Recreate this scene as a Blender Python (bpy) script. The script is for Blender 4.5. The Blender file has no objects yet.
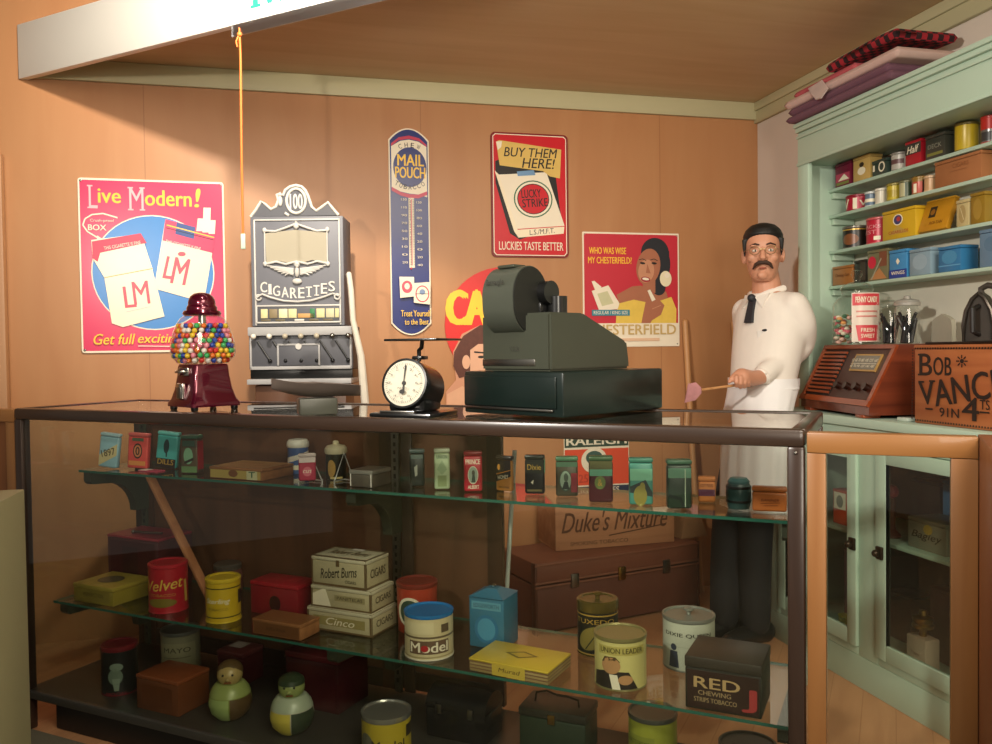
import bpy, bmesh, math, random
import numpy as np
from mathutils import Vector, Matrix

S = bpy.context.scene
C = S.collection
PI = math.pi
random.seed(4)

# ------------------------------------------------------------------ camera
F, PITCH, ROLL, YAW, EYE = 835.6, -0.026009, -0.0130395, 0.239619, 1.2393

def ray(x, y):
    u, v = (x - 496) / F, -(y - 372) / F
    c, s = math.cos(ROLL), math.sin(ROLL)
    u, v = c * u - s * v, s * u + c * v
    d = (u, math.cos(PITCH) - v * math.sin(PITCH), v * math.cos(PITCH) + math.sin(PITCH))
    c, s = math.cos(-YAW), math.sin(-YAW)
    return Vector((c * d[0] - s * d[1], s * d[0] + c * d[1], d[2]))

cam = bpy.data.objects.new('camera', bpy.data.cameras.new('camera'))
C.objects.link(cam)
fw = ray(496, 372); rt = ray(496 + F, 372) - fw; up = ray(496, 372 - F) - fw
cam.matrix_world = Matrix(((rt.x, up.x, -fw.x, 0), (rt.y, up.y, -fw.y, 0), (rt.z, up.z, -fw.z, EYE), (0, 0, 0, 1)))
cam.data.sensor_width = 36.0
cam.data.sensor_fit = 'HORIZONTAL'
cam.data.lens = F / 992 * 36
cam.data.clip_start = 0.05
S.camera = cam

# ------------------------------------------------------------------ world, lights, exposure
world = bpy.data.worlds.new('world'); S.world = world; world.use_nodes = True
bgn = world.node_tree.nodes['Background']
bgn.inputs[0].default_value = (1.0, 0.92, 0.78, 1); bgn.inputs[1].default_value = 0.19
S.view_settings.view_transform = 'Standard'; S.view_settings.look = 'None'
S.view_settings.gamma = 1.0; S.view_settings.use_curve_mapping = False
S.view_settings.exposure = -0.28
S.cycles.transparent_max_bounces = 40
S.cycles.max_bounces = 10

def spot(name, loc, target, watts, angle, blend, radius, col):
    l = bpy.data.lights.new(name, 'SPOT'); l.energy = watts; l.spot_size = math.radians(angle); l.spot_blend = blend
    l.shadow_soft_size = radius; l.color = col
    o = bpy.data.objects.new(name, l); C.objects.link(o); o.location = loc
    o.rotation_euler = (Vector(target) - Vector(loc)).to_track_quat('-Z', 'Y').to_euler()
    return o
WARM = (1.0, 0.90, 0.77)
spot('track_spot_key', (-1.35, 0.25, 2.0), (0.22, 3.94, 1.70), 185, 52, 1.0, 0.05, WARM)
spot('track_spot_high', (-0.05, 1.95, 2.9), (-0.08, 3.05, 2.5), 330, 100, 1.0, 0.06, WARM)
spot('track_spot_right', (-1.1, 0.75, 2.15), (2.1, 2.75, 1.15), 330, 66, 0.9, 0.08, (1.0, 0.93, 0.83))
spot('canopy_fill_spot', (0.3, -0.9, 1.65), (1.0, 2.5, 2.85), 480, 46, 1.0, 0.15, WARM)  # added upward fill that brightens the canopy's plywood ceiling, not a real fixture
def area(name, loc, target, watts, size, col):
    l = bpy.data.lights.new(name, 'AREA'); l.energy = watts; l.size = size; l.color = col
    o = bpy.data.objects.new(name, l); C.objects.link(o); o.location = loc
    o.rotation_euler = (Vector(target) - Vector(loc)).to_track_quat('-Z', 'Y').to_euler()
area('overhead_fill', (0.9, -0.6, 3.1), (1.2, 3.0, 0.3), 150, 1.6, (1.0, 0.88, 0.72))  # added soft fill from above for counter, hutch and the floor behind
area('low_front_fill', (0.1, -2.3, 1.6), (1.1, 3.0, 1.5), 55, 1.0, (1.0, 0.89, 0.74))  # fill added at low height to lift case, cupboards and canopy

# ------------------------------------------------------------------ placing helpers
EYEV = Vector((0, 0, EYE))
def atY(x, y, Y): r = ray(x, y); return EYEV + r * (Y / r.y)
def atX(x, y, X): r = ray(x, y); return EYEV + r * (X / r.x)
def atZ(x, y, Z): r = ray(x, y); return EYEV + r * ((Z - EYE) / r.z)
ANG = math.radians(-39.11)                       # the counter's direction in the room
CO = Vector((-0.8941, 3.0470, 0)); CL = Vector((math.cos(ANG), math.sin(ANG), 0)); CD = Vector((-math.sin(ANG), math.cos(ANG), 0))
def case(u, v, z): return CO + CL * u + CD * v + Vector((0, 0, z))
def case_u(px, v):                               # where the sight line of a column meets the counter's plane of depth v
    r = ray(px, 400); n = CD
    t = ((CO + CD * v).dot(n) - EYEV.dot(n)) / r.dot(n)
    return (EYEV + r * t - CO).dot(CL)
def facing(p): return -math.atan2(p.x, p.y)      # turn an object's front (-Y) to the aisle

# ------------------------------------------------------------------ materials
def lin(h):
    if isinstance(h, str):
        h = h.lstrip('#'); c = [int(h[i:i + 2], 16) / 255 for i in (0, 2, 4)]
    else: c = h
    return tuple(x / 12.92 if x <= .04045 else ((x + .055) / 1.055) ** 2.4 for x in c)
MATS = {}
def mat(hexc, rough=.5, metal=0., noise=.10, scale=18., bump=0., spec=.5, coat=0., trans=0.):
    key = (hexc, rough, metal, noise, scale, bump, spec, coat, trans)
    if key in MATS: return MATS[key]
    m = bpy.data.materials.new('finish_' + hexc.strip('#')); m.use_nodes = True
    nt = m.node_tree; b = nt.nodes['Principled BSDF']
    b.inputs['Roughness'].default_value = rough; b.inputs['Metallic'].default_value = metal
    b.inputs['Specular IOR Level'].default_value = spec; b.inputs['Coat Weight'].default_value = coat
    b.inputs['Transmission Weight'].default_value = trans
    c = lin(hexc)
    if noise:
        tc = nt.nodes.new('ShaderNodeTexCoord'); n = nt.nodes.new('ShaderNodeTexNoise')
        n.inputs['Scale'].default_value = scale; n.inputs['Detail'].default_value = 4
        nt.links.new(tc.outputs['Object'], n.inputs['Vector'])
        r = nt.nodes.new('ShaderNodeMixRGB'); r.inputs[1].default_value = (*[x * (1 - noise) for x in c], 1)
        r.inputs[2].default_value = (*[min(1, x * (1 + noise)) for x in c], 1)
        nt.links.new(n.outputs['Fac'], r.inputs[0]); nt.links.new(r.outputs[0], b.inputs['Base Color'])
        if bump:
            bp = nt.nodes.new('ShaderNodeBump'); bp.inputs['Strength'].default_value = bump; bp.inputs['Distance'].default_value = .01
            nt.links.new(n.outputs['Fac'], bp.inputs['Height']); nt.links.new(bp.outputs[0], b.inputs['Normal'])
    else: b.inputs['Base Color'].default_value = (*c, 1)
    MATS[key] = m
    return m
def wood(name, dark, light, axis='Z', scale=9., rough=.45, stretch=14., amount=.5, coat=0., seam=None, plank=None):
    m = bpy.data.materials.new(name); m.use_nodes = True; nt = m.node_tree; b = nt.nodes['Principled BSDF']
    b.inputs['Roughness'].default_value = rough; b.inputs['Coat Weight'].default_value = coat
    tc = nt.nodes.new('ShaderNodeTexCoord'); mp = nt.nodes.new('ShaderNodeMapping')
    sc = [stretch] * 3; sc['XYZ'.index(axis)] = 1.0
    mp.inputs['Scale'].default_value = sc
    n = nt.nodes.new('ShaderNodeTexNoise'); n.inputs['Scale'].default_value = scale / 6; n.inputs['Detail'].default_value = 6; n.inputs['Distortion'].default_value = .6
    nt.links.new(tc.outputs['Object'], mp.inputs[0]); nt.links.new(mp.outputs[0], n.inputs['Vector'])
    cr = nt.nodes.new('ShaderNodeValToRGB')
    cr.color_ramp.elements[0].position = .5 - amount / 2; cr.color_ramp.elements[0].color = (*lin(dark), 1)
    cr.color_ramp.elements[1].position = .5 + amount / 2; cr.color_ramp.elements[1].color = (*lin(light), 1)
    nt.links.new(n.outputs['Fac'], cr.inputs[0])
    out = cr.outputs[0]
    if plank:                                     # (axis, width): thin joints between boards
        sx = nt.nodes.new('ShaderNodeSeparateXYZ'); nt.links.new(tc.outputs['Object'], sx.inputs[0])
        d = nt.nodes.new('ShaderNodeMath'); d.operation = 'DIVIDE'; d.inputs[1].default_value = plank[1]
        nt.links.new(sx.outputs[plank[0]], d.inputs[0])
        fr = nt.nodes.new('ShaderNodeMath'); fr.operation = 'FRACT'; nt.links.new(d.outputs[0], fr.inputs[0])
        lt = nt.nodes.new('ShaderNodeMath'); lt.operation = 'LESS_THAN'; lt.inputs[1].default_value = plank[2] / plank[1]
        nt.links.new(fr.outputs[0], lt.inputs[0])
        mx = nt.nodes.new('ShaderNodeMixRGB'); mx.blend_type = 'MULTIPLY'; mx.inputs[2].default_value = (.78, .74, .70, 1)
        nt.links.new(lt.outputs[0], mx.inputs[0]); nt.links.new(out, mx.inputs[1]); out = mx.outputs[0]
    nt.links.new(out, b.inputs['Base Color'])
    return m
def glass(name, tint=(.93, .96, .94), refl=1.0, rough=0.0, base=.04):
    m = bpy.data.materials.new(name); m.use_nodes = True; nt = m.node_tree; nt.nodes.clear()
    o = nt.nodes.new('ShaderNodeOutputMaterial'); t = nt.nodes.new('ShaderNodeBsdfTransparent'); t.inputs[0].default_value = (*tint, 1)
    g = nt.nodes.new('ShaderNodeBsdfGlossy'); g.inputs['Roughness'].default_value = rough; g.inputs[0].default_value = (1, 1, 1, 1)
    lw = nt.nodes.new('ShaderNodeLayerWeight'); lw.inputs[0].default_value = .5
    p = nt.nodes.new('ShaderNodeMath'); p.operation = 'POWER'; p.inputs[1].default_value = 5.0; nt.links.new(lw.outputs['Facing'], p.inputs[0])
    k = nt.nodes.new('ShaderNodeMath'); k.operation = 'MULTIPLY_ADD'; k.inputs[1].default_value = (1 - base) * refl; k.inputs[2].default_value = base * refl
    nt.links.new(p.outputs[0], k.inputs[0])
    mx = nt.nodes.new('ShaderNodeMixShader'); nt.links.new(k.outputs[0], mx.inputs[0]); nt.links.new(t.outputs[0], mx.inputs[1]); nt.links.new(g.outputs[0], mx.inputs[2])
    nt.links.new(mx.outputs[0], o.inputs[0])
    return m
GLASS = glass('clear_glass')
PANE = glass('case_pane_glass', (.90, .92, .89), 1.0)
EDGE = mat('#2c6152', .15, 0, .1, 30)
WHITE = mat('#f0e8dc', .4); BLACK = mat('#0e0e0f', .35); CHROME = mat('#c8c6c0', .2, 1.0, .03)
STEEL = mat('#8f8c86', .32, 1.0, .08); BRASS = mat('#b08a45', .3, 1.0, .1)
MINT = mat('#b1c8b4', .45, 0, .05, 6); MINT_IN = mat('#b3c8b2', .55, 0, .06, 6)
DARKWOOD = wood('dark_stained_wood', '#2a1a12', '#4a2f20', 'Z', 9, .35)
CASEFRAME = wood('counter_frame_dark_walnut', '#2b1e18', '#403026', 'X', 10, .3, coat=.2)
REDWOOD = wood('mahogany_veneer', '#4f2115', '#7d3a22', 'X', 10, .3, coat=.3)
CRATE = wood('crate_pine', '#9c6a48', '#c08c64', 'X', 8, .6)
CIGWOOD = wood('cigar_box_cedar', '#7a4a28', '#a06a3e', 'X', 12, .5)
OAK = wood('barrier_oak', '#84542a', '#9e6e3e', 'Z', 8, .4, 16, .7, coat=.15)
OAKX = wood('barrier_oak_rail', '#84542a', '#9e6e3e', 'X', 8, .4, 16, .7, coat=.15)

# ------------------------------------------------------------------ mesh builder
_txt = {}
def text2d(s, bold=0., shear=0., space=1.):
    k = (s, bold, shear, space)
    if k in _txt: return _txt[k]
    cu = bpy.data.curves.new('t', 'FONT'); cu.body = s; cu.offset = bold; cu.shear = shear; cu.space_character = space; cu.resolution_u = 3
    o = bpy.data.objects.new('t', cu); C.objects.link(o)
    bpy.context.view_layer.update()
    me = o.evaluated_get(bpy.context.evaluated_depsgraph_get()).to_mesh()
    vs = [(v.co.x, v.co.y) for v in me.vertices]; fs = [tuple(p.vertices) for p in me.polygons]
    o.to_mesh_clear() if hasattr(o, 'to_mesh_clear') else None
    bpy.data.objects.remove(o); bpy.data.curves.remove(cu)
    if not vs: vs = [(0, 0)]
    xs = [v[0] for v in vs]; ys = [v[1] for v in vs]
    _txt[k] = (vs, fs, (min(xs), min(ys), max(xs), max(ys)))
    return _txt[k]

class MB:
    def __init__(s): s.v = []; s.f = []; s.m = []; s.mats = []
    def mi(s, m):
        if m not in s.mats: s.mats.append(m)
        return s.mats.index(m)
    def add(s, vs, fs, m, T=None):
        o = len(s.v); k = s.mi(m)
        if T is not None: vs = [T @ Vector(v) for v in vs] if isinstance(T, Matrix) else [T(*v) for v in vs]
        s.v += [tuple(v) for v in vs]; s.f += [tuple(i + o for i in f) for f in fs]; s.m += [k] * len(fs)
        return s
    def box(s, x0, y0, z0, x1, y1, z1, m, bev=0., T=None, seg=2):
        x0, x1 = min(x0, x1), max(x0, x1); y0, y1 = min(y0, y1), max(y0, y1); z0, z1 = min(z0, z1), max(z0, z1)
        vs = [(x, y, z) for x in (x0, x1) for y in (y0, y1) for z in (z0, z1)]
        fs = [(0, 1, 3, 2), (4, 6, 7, 5), (0, 4, 5, 1), (2, 3, 7, 6), (0, 2, 6, 4), (1, 5, 7, 3)]
        if bev:
            b = bmesh.new(); bv = [b.verts.new(v) for v in vs]
            for f in fs: b.faces.new([bv[i] for i in f])
            bmesh.ops.bevel(b, geom=b.edges[:], offset=min(bev, .45 * min(x1 - x0, y1 - y0, z1 - z0)), segments=seg, affect='EDGES', profile=.5)
            b.verts.index_update(); vs = [v.co[:] for v in b.verts]; fs = [[v.index for v in f.verts] for f in b.faces]; b.free()
        return s.add(vs, fs, m, T)
    def lathe(s, prof, m, n=32, T=None, sx=1., sy=1., pw=2., caps=True):
        vs = []; fs = []
        for (r, z) in prof:
            for i in range(n):
                a = 2 * PI * i / n; c, q = math.cos(a), math.sin(a)
                k = 1. if pw == 2. else (abs(c) ** pw + abs(q) ** pw) ** (-1 / pw)
                vs.append((r * c * k * sx, r * q * k * sy, z))
        for j in range(len(prof) - 1):
            for i in range(n):
                a, b = j * n + i, j * n + (i + 1) % n
                fs.append((a, b, b + n, a + n))
        if caps and prof[0][0] > 1e-5: fs.append(tuple(range(n - 1, -1, -1)))
        if caps and prof[-1][0] > 1e-5: fs.append(tuple(range((len(prof) - 1) * n, len(prof) * n)))
        return s.add(vs, fs, m, T)
    def cyl(s, p, q, r, m, n=16, r2=None, T=None):
        p, q = Vector(p), Vector(q); M = Matrix.Translation(p) @ (q - p).to_track_quat('Z', 'Y').to_matrix().to_4x4()
        if T is not None: M = T @ M
        return s.lathe([(r, 0), (r if r2 is None else r2, (q - p).length)], m, n, M)
    def tube(s, pts, r, m, n=10, T=None, closed=False):
        pts = [Vector(p) for p in pts]; N = len(pts); vs = []; fs = []; up = None
        for i, p in enumerate(pts):
            if closed: t = pts[(i + 1) % N] - pts[i - 1]
            else: t = pts[min(i + 1, N - 1)] - pts[max(i - 1, 0)]
            t.normalize()
            if up is None: up = t.orthogonal().normalized()
            up = (up - t * up.dot(t)).normalized(); w = t.cross(up)
            rr = r[i] if isinstance(r, (list, tuple)) else r
            for k in range(n):
                a = 2 * PI * k / n; vs.append(p + (up * math.cos(a) + w * math.sin(a)) * rr)
        for i in range(N if closed else N - 1):
            for k in range(n):
                a, b = i * n + k, i * n + (k + 1) % n; j = ((i + 1) % N) * n
                fs.append((a, b, j + (k + 1) % n, j + k))
        if not closed: fs += [tuple(range(n - 1, -1, -1)), tuple(range((N - 1) * n, N * n))]
        return s.add(vs, fs, m, T)
    def prism(s, pts, y0, y1, m, T=None):         # outline in (x, z), extruded along y
        n = len(pts); vs = [(x, y0, z) for x, z in pts] + [(x, y1, z) for x, z in pts]
        fs = [tuple(range(n)), tuple(range(2 * n - 1, n - 1, -1))] + [(i, i + n, (i + 1) % n + n, (i + 1) % n) for i in range(n)]
        return s.add(vs, fs, m, T)
    def sphere(s, c, r, m, n=16, k=10, sc=(1, 1, 1), T=None):
        vs = []; fs = []
        for j in range(k + 1):
            a = PI * j / k
            for i in range(n):
                b = 2 * PI * i / n
                vs.append((c[0] + r * sc[0] * math.sin(a) * math.cos(b), c[1] + r * sc[1] * math.sin(a) * math.sin(b), c[2] + r * sc[2] * math.cos(a)))
        for j in range(k):
            for i in range(n):
                fs.append((j * n + i, (j + 1) * n + i, (j + 1) * n + (i + 1) % n, j * n + (i + 1) % n))
        return s.add(vs, fs, m, T)
    def build(s, name, parent=None, smooth=35., loc=None, rz=0.):
        me = bpy.data.meshes.new(name); me.from_pydata(s.v, [], s.f)
        for m in s.mats: me.materials.append(m)
        me.polygons.foreach_set('material_index', s.m)
        me.validate(clean_customdata=False)
        b = bmesh.new(); b.from_mesh(me); bmesh.ops.remove_doubles(b, verts=b.verts[:], dist=1e-6)
        b.to_mesh(me); b.free()
        if smooth:
            me.polygons.foreach_set('use_smooth', [True] * len(me.polygons)); me.set_sharp_from_angle(angle=math.radians(smooth))
        o = bpy.data.objects.new(name, me); C.objects.link(o)
        if parent is not None: o.parent = parent
        if loc is not None: o.location = loc
        o.rotation_euler[2] = rz
        return o

def tag(o, label, cat, group=None):
    o['label'] = label; o['category'] = cat
    if group: o['group'] = group
    return o
def thing(name, label, cat, loc=(0, 0, 0), rz=0., group=None):
    o = bpy.data.objects.new(name, None); C.objects.link(o); o.empty_display_size = .05
    o.location = loc; o.rotation_euler = (0, 0, rz)
    return tag(o, label, cat, group)
def struct(o): o['kind'] = 'structure'; return o
def dup(root, loc, rz, label=None):
    r = root.copy(); C.objects.link(r); r.location = loc; r.rotation_euler = (0, 0, rz)
    if label: r['label'] = label
    for ch in list(root.children):
        c = ch.copy(); C.objects.link(c); c.parent = r
        for g in ch.children:
            d = g.copy(); C.objects.link(d); d.parent = c
    return r

# artwork printed on a face: coordinates of the drawing run x0..x1, y0..y1 (y down) over a face w by h
class Art:
    def __init__(s, mb, w, h, T, box=(0, 0, 1, 1), wrap=0., lift=.0003):
        s.mb, s.w, s.h, s.T, s.b, s.wrap, s.k, s.l = mb, w, h, T, box, wrap, 1, lift
    def P(s, x, y):
        x0, y0, x1, y1 = s.b
        return ((x - x0) / (x1 - x0) - .5) * s.w, (1 - (y - y0) / (y1 - y0)) * s.h
    def put(s, vs, fs, m):
        z = s.k * .00012 + s.l; s.k += 1
        vs = [(x, y, z) for x, y in vs]
        if s.wrap:
            b = bmesh.new(); bv = [b.verts.new(v) for v in vs]
            for f in fs:
                try: b.faces.new([bv[i] for i in f])
                except ValueError: pass
            bmesh.ops.triangulate(b, faces=b.faces[:])
            x0 = min(v[0] for v in vs); x1 = max(v[0] for v in vs); st = s.wrap * .22; x = math.ceil(x0 / st) * st
            while x < x1:
                bmesh.ops.bisect_plane(b, geom=b.verts[:] + b.edges[:] + b.faces[:], plane_co=(x, 0, 0), plane_no=(1, 0, 0), dist=1e-7); x += st
            b.verts.index_update(); vs = [v.co[:] for v in b.verts]; fs = [[v.index for v in f.verts] for f in b.faces]; b.free()
        s.mb.add(vs, fs, m, s.T)
    def poly(s, pts, m): s.put([s.P(*p) for p in pts], [tuple(range(len(pts)))], m); return s
    def rect(s, x0, y0, x1, y1, m): return s.poly([(x0, y1), (x1, y1), (x1, y0), (x0, y0)], m)
    def ell(s, cx, cy, rx, ry, m, n=28, rot=0., a0=0., a1=360.):
        pts = []; c, q = math.cos(rot), math.sin(rot)
        for i in range(n):
            a = math.radians(a0 + (a1 - a0) * i / (n if a1 - a0 == 360 else n - 1)); X, Y = rx * math.cos(a), ry * math.sin(a)
            pts.append((cx + X * c - Y * q, cy + X * q + Y * c))
        return s.poly(pts[::-1], m)
    def line(s, pts, w, m):
        pts = [Vector(p) for p in pts]
        for a, b in zip(pts, pts[1:]):
            d = (b - a); n = Vector((-d.y, d.x)).normalized() * w / 2
            s.poly([a + n, b + n, b - n, a - n], m)
        return s
    def text(s, t, x0, y0, x1, y1, m, bold=0., shear=0., rot=0., space=1.):
        vs, fs, (a, b, c, d) = text2d(t, 0., shear, space)
        X0, Y0 = s.P(x0, y1); X1, Y1 = s.P(x1, y0); cx, cy = (X0 + X1) / 2, (Y0 + Y1) / 2; co, si = math.cos(rot), math.sin(rot)
        o = []
        for x, y in vs:
            X = X0 + (x - a) / max(c - a, 1e-6) * (X1 - X0) - cx; Y = Y0 + (y - b) / max(d - b, 1e-6) * (Y1 - Y0) - cy
            o.append((cx + X * co - Y * si, cy + X * si + Y * co))
        e = abs(Y1 - Y0) * bold * .8 / (1 if len(t) > 1 else 1)
        for q in ((0,) if not bold else (-1, 0, 1)): s.put([(x + q * e, y) for x, y in o], fs, m)
        if bold: s.put([(x, y + e * .6) for x, y in o], fs, m)
        return s
    def arc_text(s, t, cx, cy, r, h, a_mid, a_span, m, bold=.0, inside=False):
        # letters along an arc of radius r (drawing units); angles in degrees, 90 = top
        n = len(t)
        for i, chh in enumerate(t):
            if chh == ' ': continue
            a = math.radians(a_mid + (a_span / 2 - a_span * i / max(n - 1, 1)) * (-1 if inside else 1))
            vs, fs, (x0, y0, x1, y1) = text2d(chh, 0.)
            px, py = cx + r * math.cos(a), cy - r * math.sin(a)
            sx = h * .72 / max(x1 - x0, .25); sy = h / max(y1 - y0, .3)
            if chh in 'I1l': sx = sy * .8
            ro = a - PI / 2 if not inside else a + PI / 2
            o = []
            for x, y in vs:
                X, Y = (x - (x0 + x1) / 2) * sx, (y - (y0 + y1) / 2) * sy
                o.append(s.P(px + X * math.cos(ro) - Y * math.sin(ro), py - (X * math.sin(ro) + Y * math.cos(ro))))
            s.put(o, fs, m)
        return s
def front(d): return lambda x, y, z: Vector((x, -d / 2 - z, y))
def topface(h, d): return lambda x, y, z: Vector((x, y - d / 2, h + z))
def rightside(w): return lambda x, y, z: Vector((w / 2 + z, x, y))
def around(R, z0=0.): return lambda x, y, z: Vector(((R + z) * math.sin(x / R), -(R + z) * math.cos(x / R), y + z0))

def remesh(mb, voxel, name, m, parent, smooth_it=6, keep_mats=False):
    o = mb.build('tmp', None, smooth=0)
    md = o.modifiers.new('r', 'REMESH'); md.mode = 'VOXEL'; md.voxel_size = voxel
    if smooth_it:
        sm = o.modifiers.new('s', 'SMOOTH'); sm.iterations = smooth_it; sm.factor = .5
    bpy.context.view_layer.update()
    me = bpy.data.meshes.new_from_object(o.evaluated_get(bpy.context.evaluated_depsgraph_get()))
    me.materials.clear(); me.materials.append(m); me.name = name
    me.polygons.foreach_set('material_index', [0] * len(me.polygons)); me.polygons.foreach_set('use_smooth', [True] * len(me.polygons))
    bpy.data.objects.remove(o)
    n = bpy.data.objects.new(name, me); C.objects.link(n); n.parent = parent
    return n

# ================================================================== the room
WALLP = wood('plywood_wall_panels', '#ab744a', '#b9875b', 'Z', 7, .42, 7, .8, plank=(0, 1.22, .004))
WALLR = mat('#d8cbbd', .7, 0, .05, 4); CREAM = mat('#b9b28c', .55, 0, .05, 4)
CEILW = wood('plywood_canopy_ceiling', '#bb9a70', '#cdb088', 'X', 6, .5, 10, .6)
FLOORW = wood('pine_floor_boards', '#a87650', '#c69468', 'Y', 8, .45, 12, .7, plank=(0, .105, .003))
CARPET = mat('#6f6a56', .95, 0, .35, 260, .6)
W = 3.94; RX = 2.385
m = MB(); m.box(-3.4 - .61, W, 0, RX + .12 - .61, W + .1, 3.5, WALLP); struct(m.build('wall_back', loc=(.61, 0, 0)))
m = MB(); m.box(RX, -2.5, 0, RX + .12, W, 3.5, WALLR); struct(m.build('wall_right'))
def ground(name, pts, mt, z0, z1):
    mb = MB(); lp = [((Vector((x, y, 0)) - CO).dot(CL), (Vector((x, y, 0)) - CO).dot(CD)) for x, y in pts]
    n = len(lp); vs = [(x, y, z0) for x, y in lp] + [(x, y, z1) for x, y in lp]
    mb.add(vs, [tuple(range(n - 1, -1, -1)), tuple(range(n, 2 * n))] + [(i, (i + 1) % n, (i + 1) % n + n, i + n) for i in range(n)], mt)
    return struct(mb.build(name, smooth=0, loc=CO, rz=ANG))
a0 = case(-1.413, .015, 0); b0 = case(4.22, .015, 0)
ground('floor', [(a0.x, a0.y), (b0.x, b0.y), (RX, W)], FLOORW, -.05, 0)
ground('floor_carpet', [(-3.4, W), (-3.4, -2.5), (RX, -2.5), (b0.x, b0.y), (a0.x, a0.y)], CARPET, -.05, 0)
# canopy over the stall: plywood ceiling, fascia and trims
fa = Vector((-1.09, W, 0)); fd = Vector((.759, -.651, 0)).normalized(); fn = Vector((-fd.y, fd.x, 0))   # fn points into the stall
flen = (RX - fa.x) / fd.x
m = MB(); e = fa + fd * flen
pts = [(fa.x, fa.y), (e.x, e.y), (RX, W)]
m.add([(x, y, 2.505) for x, y in pts] + [(x, y, 2.53) for x, y in pts], [(2, 1, 0), (3, 4, 5), (0, 1, 4, 3), (1, 2, 5, 4), (2, 0, 3, 5)], CEILW)
struct(m.build('ceiling', smooth=0))
FASCIA = mat('#f4f1e8', .45, 0, .04, 3)
m = MB(); m.box(0, -.012, 2.41, flen, .018, 2.637, FASCIA, .003)
TEAL = mat('#2f9a86', .5, 0, .05)
# the green letter of the shop sign; only its foot shows under the top of the picture
A = Art(m, flen, .227, lambda x, y, z: Vector((x + flen / 2, -.012 - z, 2.41 + y)), (0, 0, flen, .227))
Z_ = lambda z: .227 - z
A.poly([(1.303, Z_(.05)), (1.327, Z_(.05)), (1.327, Z_(.19)), (1.303, Z_(.19))], TEAL); A.rect(1.291, Z_(.053), 1.339, Z_(.042), TEAL)
A.poly([(1.303, Z_(.19)), (1.332, Z_(.19)), (1.392, Z_(.05)), (1.372, Z_(.043))], TEAL); A.poly([(1.43, Z_(.19)), (1.459, Z_(.19)), (1.388, Z_(.043)), (1.370, Z_(.05))], TEAL)
A.rect(1.435, Z_(.19), 1.459, Z_(.05), TEAL); A.rect(1.423, Z_(.053), 1.471, Z_(.042), TEAL); A.rect(1.288, Z_(.19), 1.33, Z_(.18), TEAL); A.rect(1.432, Z_(.19), 1.474, Z_(.18), TEAL)
struct(m.build('trim_fascia', loc=fa, rz=math.atan2(fd.y, fd.x)))
m = MB(); m.box(-1.05, W - .022, 2.417, RX, W, 2.505, CREAM, .004); struct(m.build('trim_back'))
m = MB(); m.box(RX - .022, 1.0, 2.40, RX, W, 2.505, CREAM, .004); m.box(RX - .034, 1.0, 2.46, RX, W, 2.505, CREAM, .006); struct(m.build('trim_right'))
m = MB(); m.box(-3.4, -2.5, 3.45, RX, W, 3.5, mat('#1a1613', .9)); struct(m.build('ceiling_gallery'))
m = MB(); m.box(RX - .02, 3.19, 0, RX, 3.215, 2.4, mat('#a9b7a4', .6)); struct(m.build('trim_hutch_edge'))
m = MB(); m.box(-1.62, W - .05, 0, -1.10 - .06, W, 2.09, wood('left_wall_board', '#a07048', '#b98a60', 'Z', 7, .5), .012); struct(m.build('trim_left'))

# clear acrylic strip hung under the fascia
m = MB(); m.box(0, 0, -.036, 1.25, .004, .006, glass('acrylic_strip', (.80, .82, .84), 1.0, .28, .30))
o = m.build('acrylic_strip', loc=fa + fd * 1.2033 + Vector((0, 0, 2.404)) - fn * .015, rz=math.atan2(fd.y, fd.x)); tag(o, 'clear plastic strip fixed along the bottom edge of the white overhead sign', 'sign holder')
# orange cord with its small tag
cp = fa + fd * 1.2390 - fn * .013 + Vector((0, 0, 2.375))
t = thing('hanging_cord', 'orange cord hanging from the overhead sign in front of the tan wall', 'cord', cp)
ORANGE = mat('#e8772e', .6)
zb = -(cp.z - atY(243, 235, cp.y).z); dx = atY(243, 235, cp.y).x - cp.x
m = MB(); m.tube([(0, 0, .02), (.002, 0, -.1), (dx * .5, 0, zb * .5), (dx, 0, zb)], .0042, ORANGE); m.sphere((0, -.003, -.004), .009, ORANGE, 10, 8); m.tube([(0, -.004, 0), (-.012, -.004, -.03), (-.008, -.004, -.05)], .003, ORANGE)
m.build('cord', t)
m = MB(); m.box(dx - .008, -.006, zb - .05, dx + .008, .006, zb + .004, mat('#b9d0bd', .5), .002); m.build('pull_tag', t)

# ================================================================== display counter
LEN, DEP, TOP = 2.454, .515, 1.07
t = thing('display_counter', 'long glass display counter with dark wooden frame across the front of the stall', 'counter', CO, ANG)
FR = CASEFRAME
def cpart(name, *boxes, mt=FR, bev=.006):
    mb = MB()
    for b in boxes: mb.box(*b, mt, bev)
    return mb.build(name, t)
cpart('rail', (0, 0, 1.032, LEN, .03, TOP), bev=.009); cpart('rail', (0, DEP - .03, 1.032, LEN, DEP, TOP))
cpart('rail', (0, .03, 1.032, .03, DEP - .03, TOP)); cpart('rail', (LEN - .03, .03, 1.032, LEN, DEP - .03, TOP))
POST = wood('counter_post_dark_walnut', '#2a1d17', '#3e2d24', 'Z', 10, .3, coat=.2)
for x, y in ((0, 0), (LEN - .034, 0), (0, DEP - .036), (LEN - .034, DEP - .036)): cpart('post', (x, y, 0, x + .034, y + .036, 1.034), mt=POST)
m = MB(); m.sphere((LEN - .017, -.001, 1.022), .004, STEEL, 8, 6); m.build('screw', t)
DECK = mat('#403e38', .3, .2, .1, 8)
cpart('deck', (.01, .002, .108, LEN - .01, DEP - .01, .135), mt=DECK, bev=.004)
cpart('plinth', (.10, .05, 0, LEN - .10, DEP - .05, .108), mt=mat('#121110', .5))
m = MB(); m.box(.03, .03, 1.058, LEN - .03, DEP - .03, 1.0665, PANE); m.build('top_glass', t)
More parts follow.
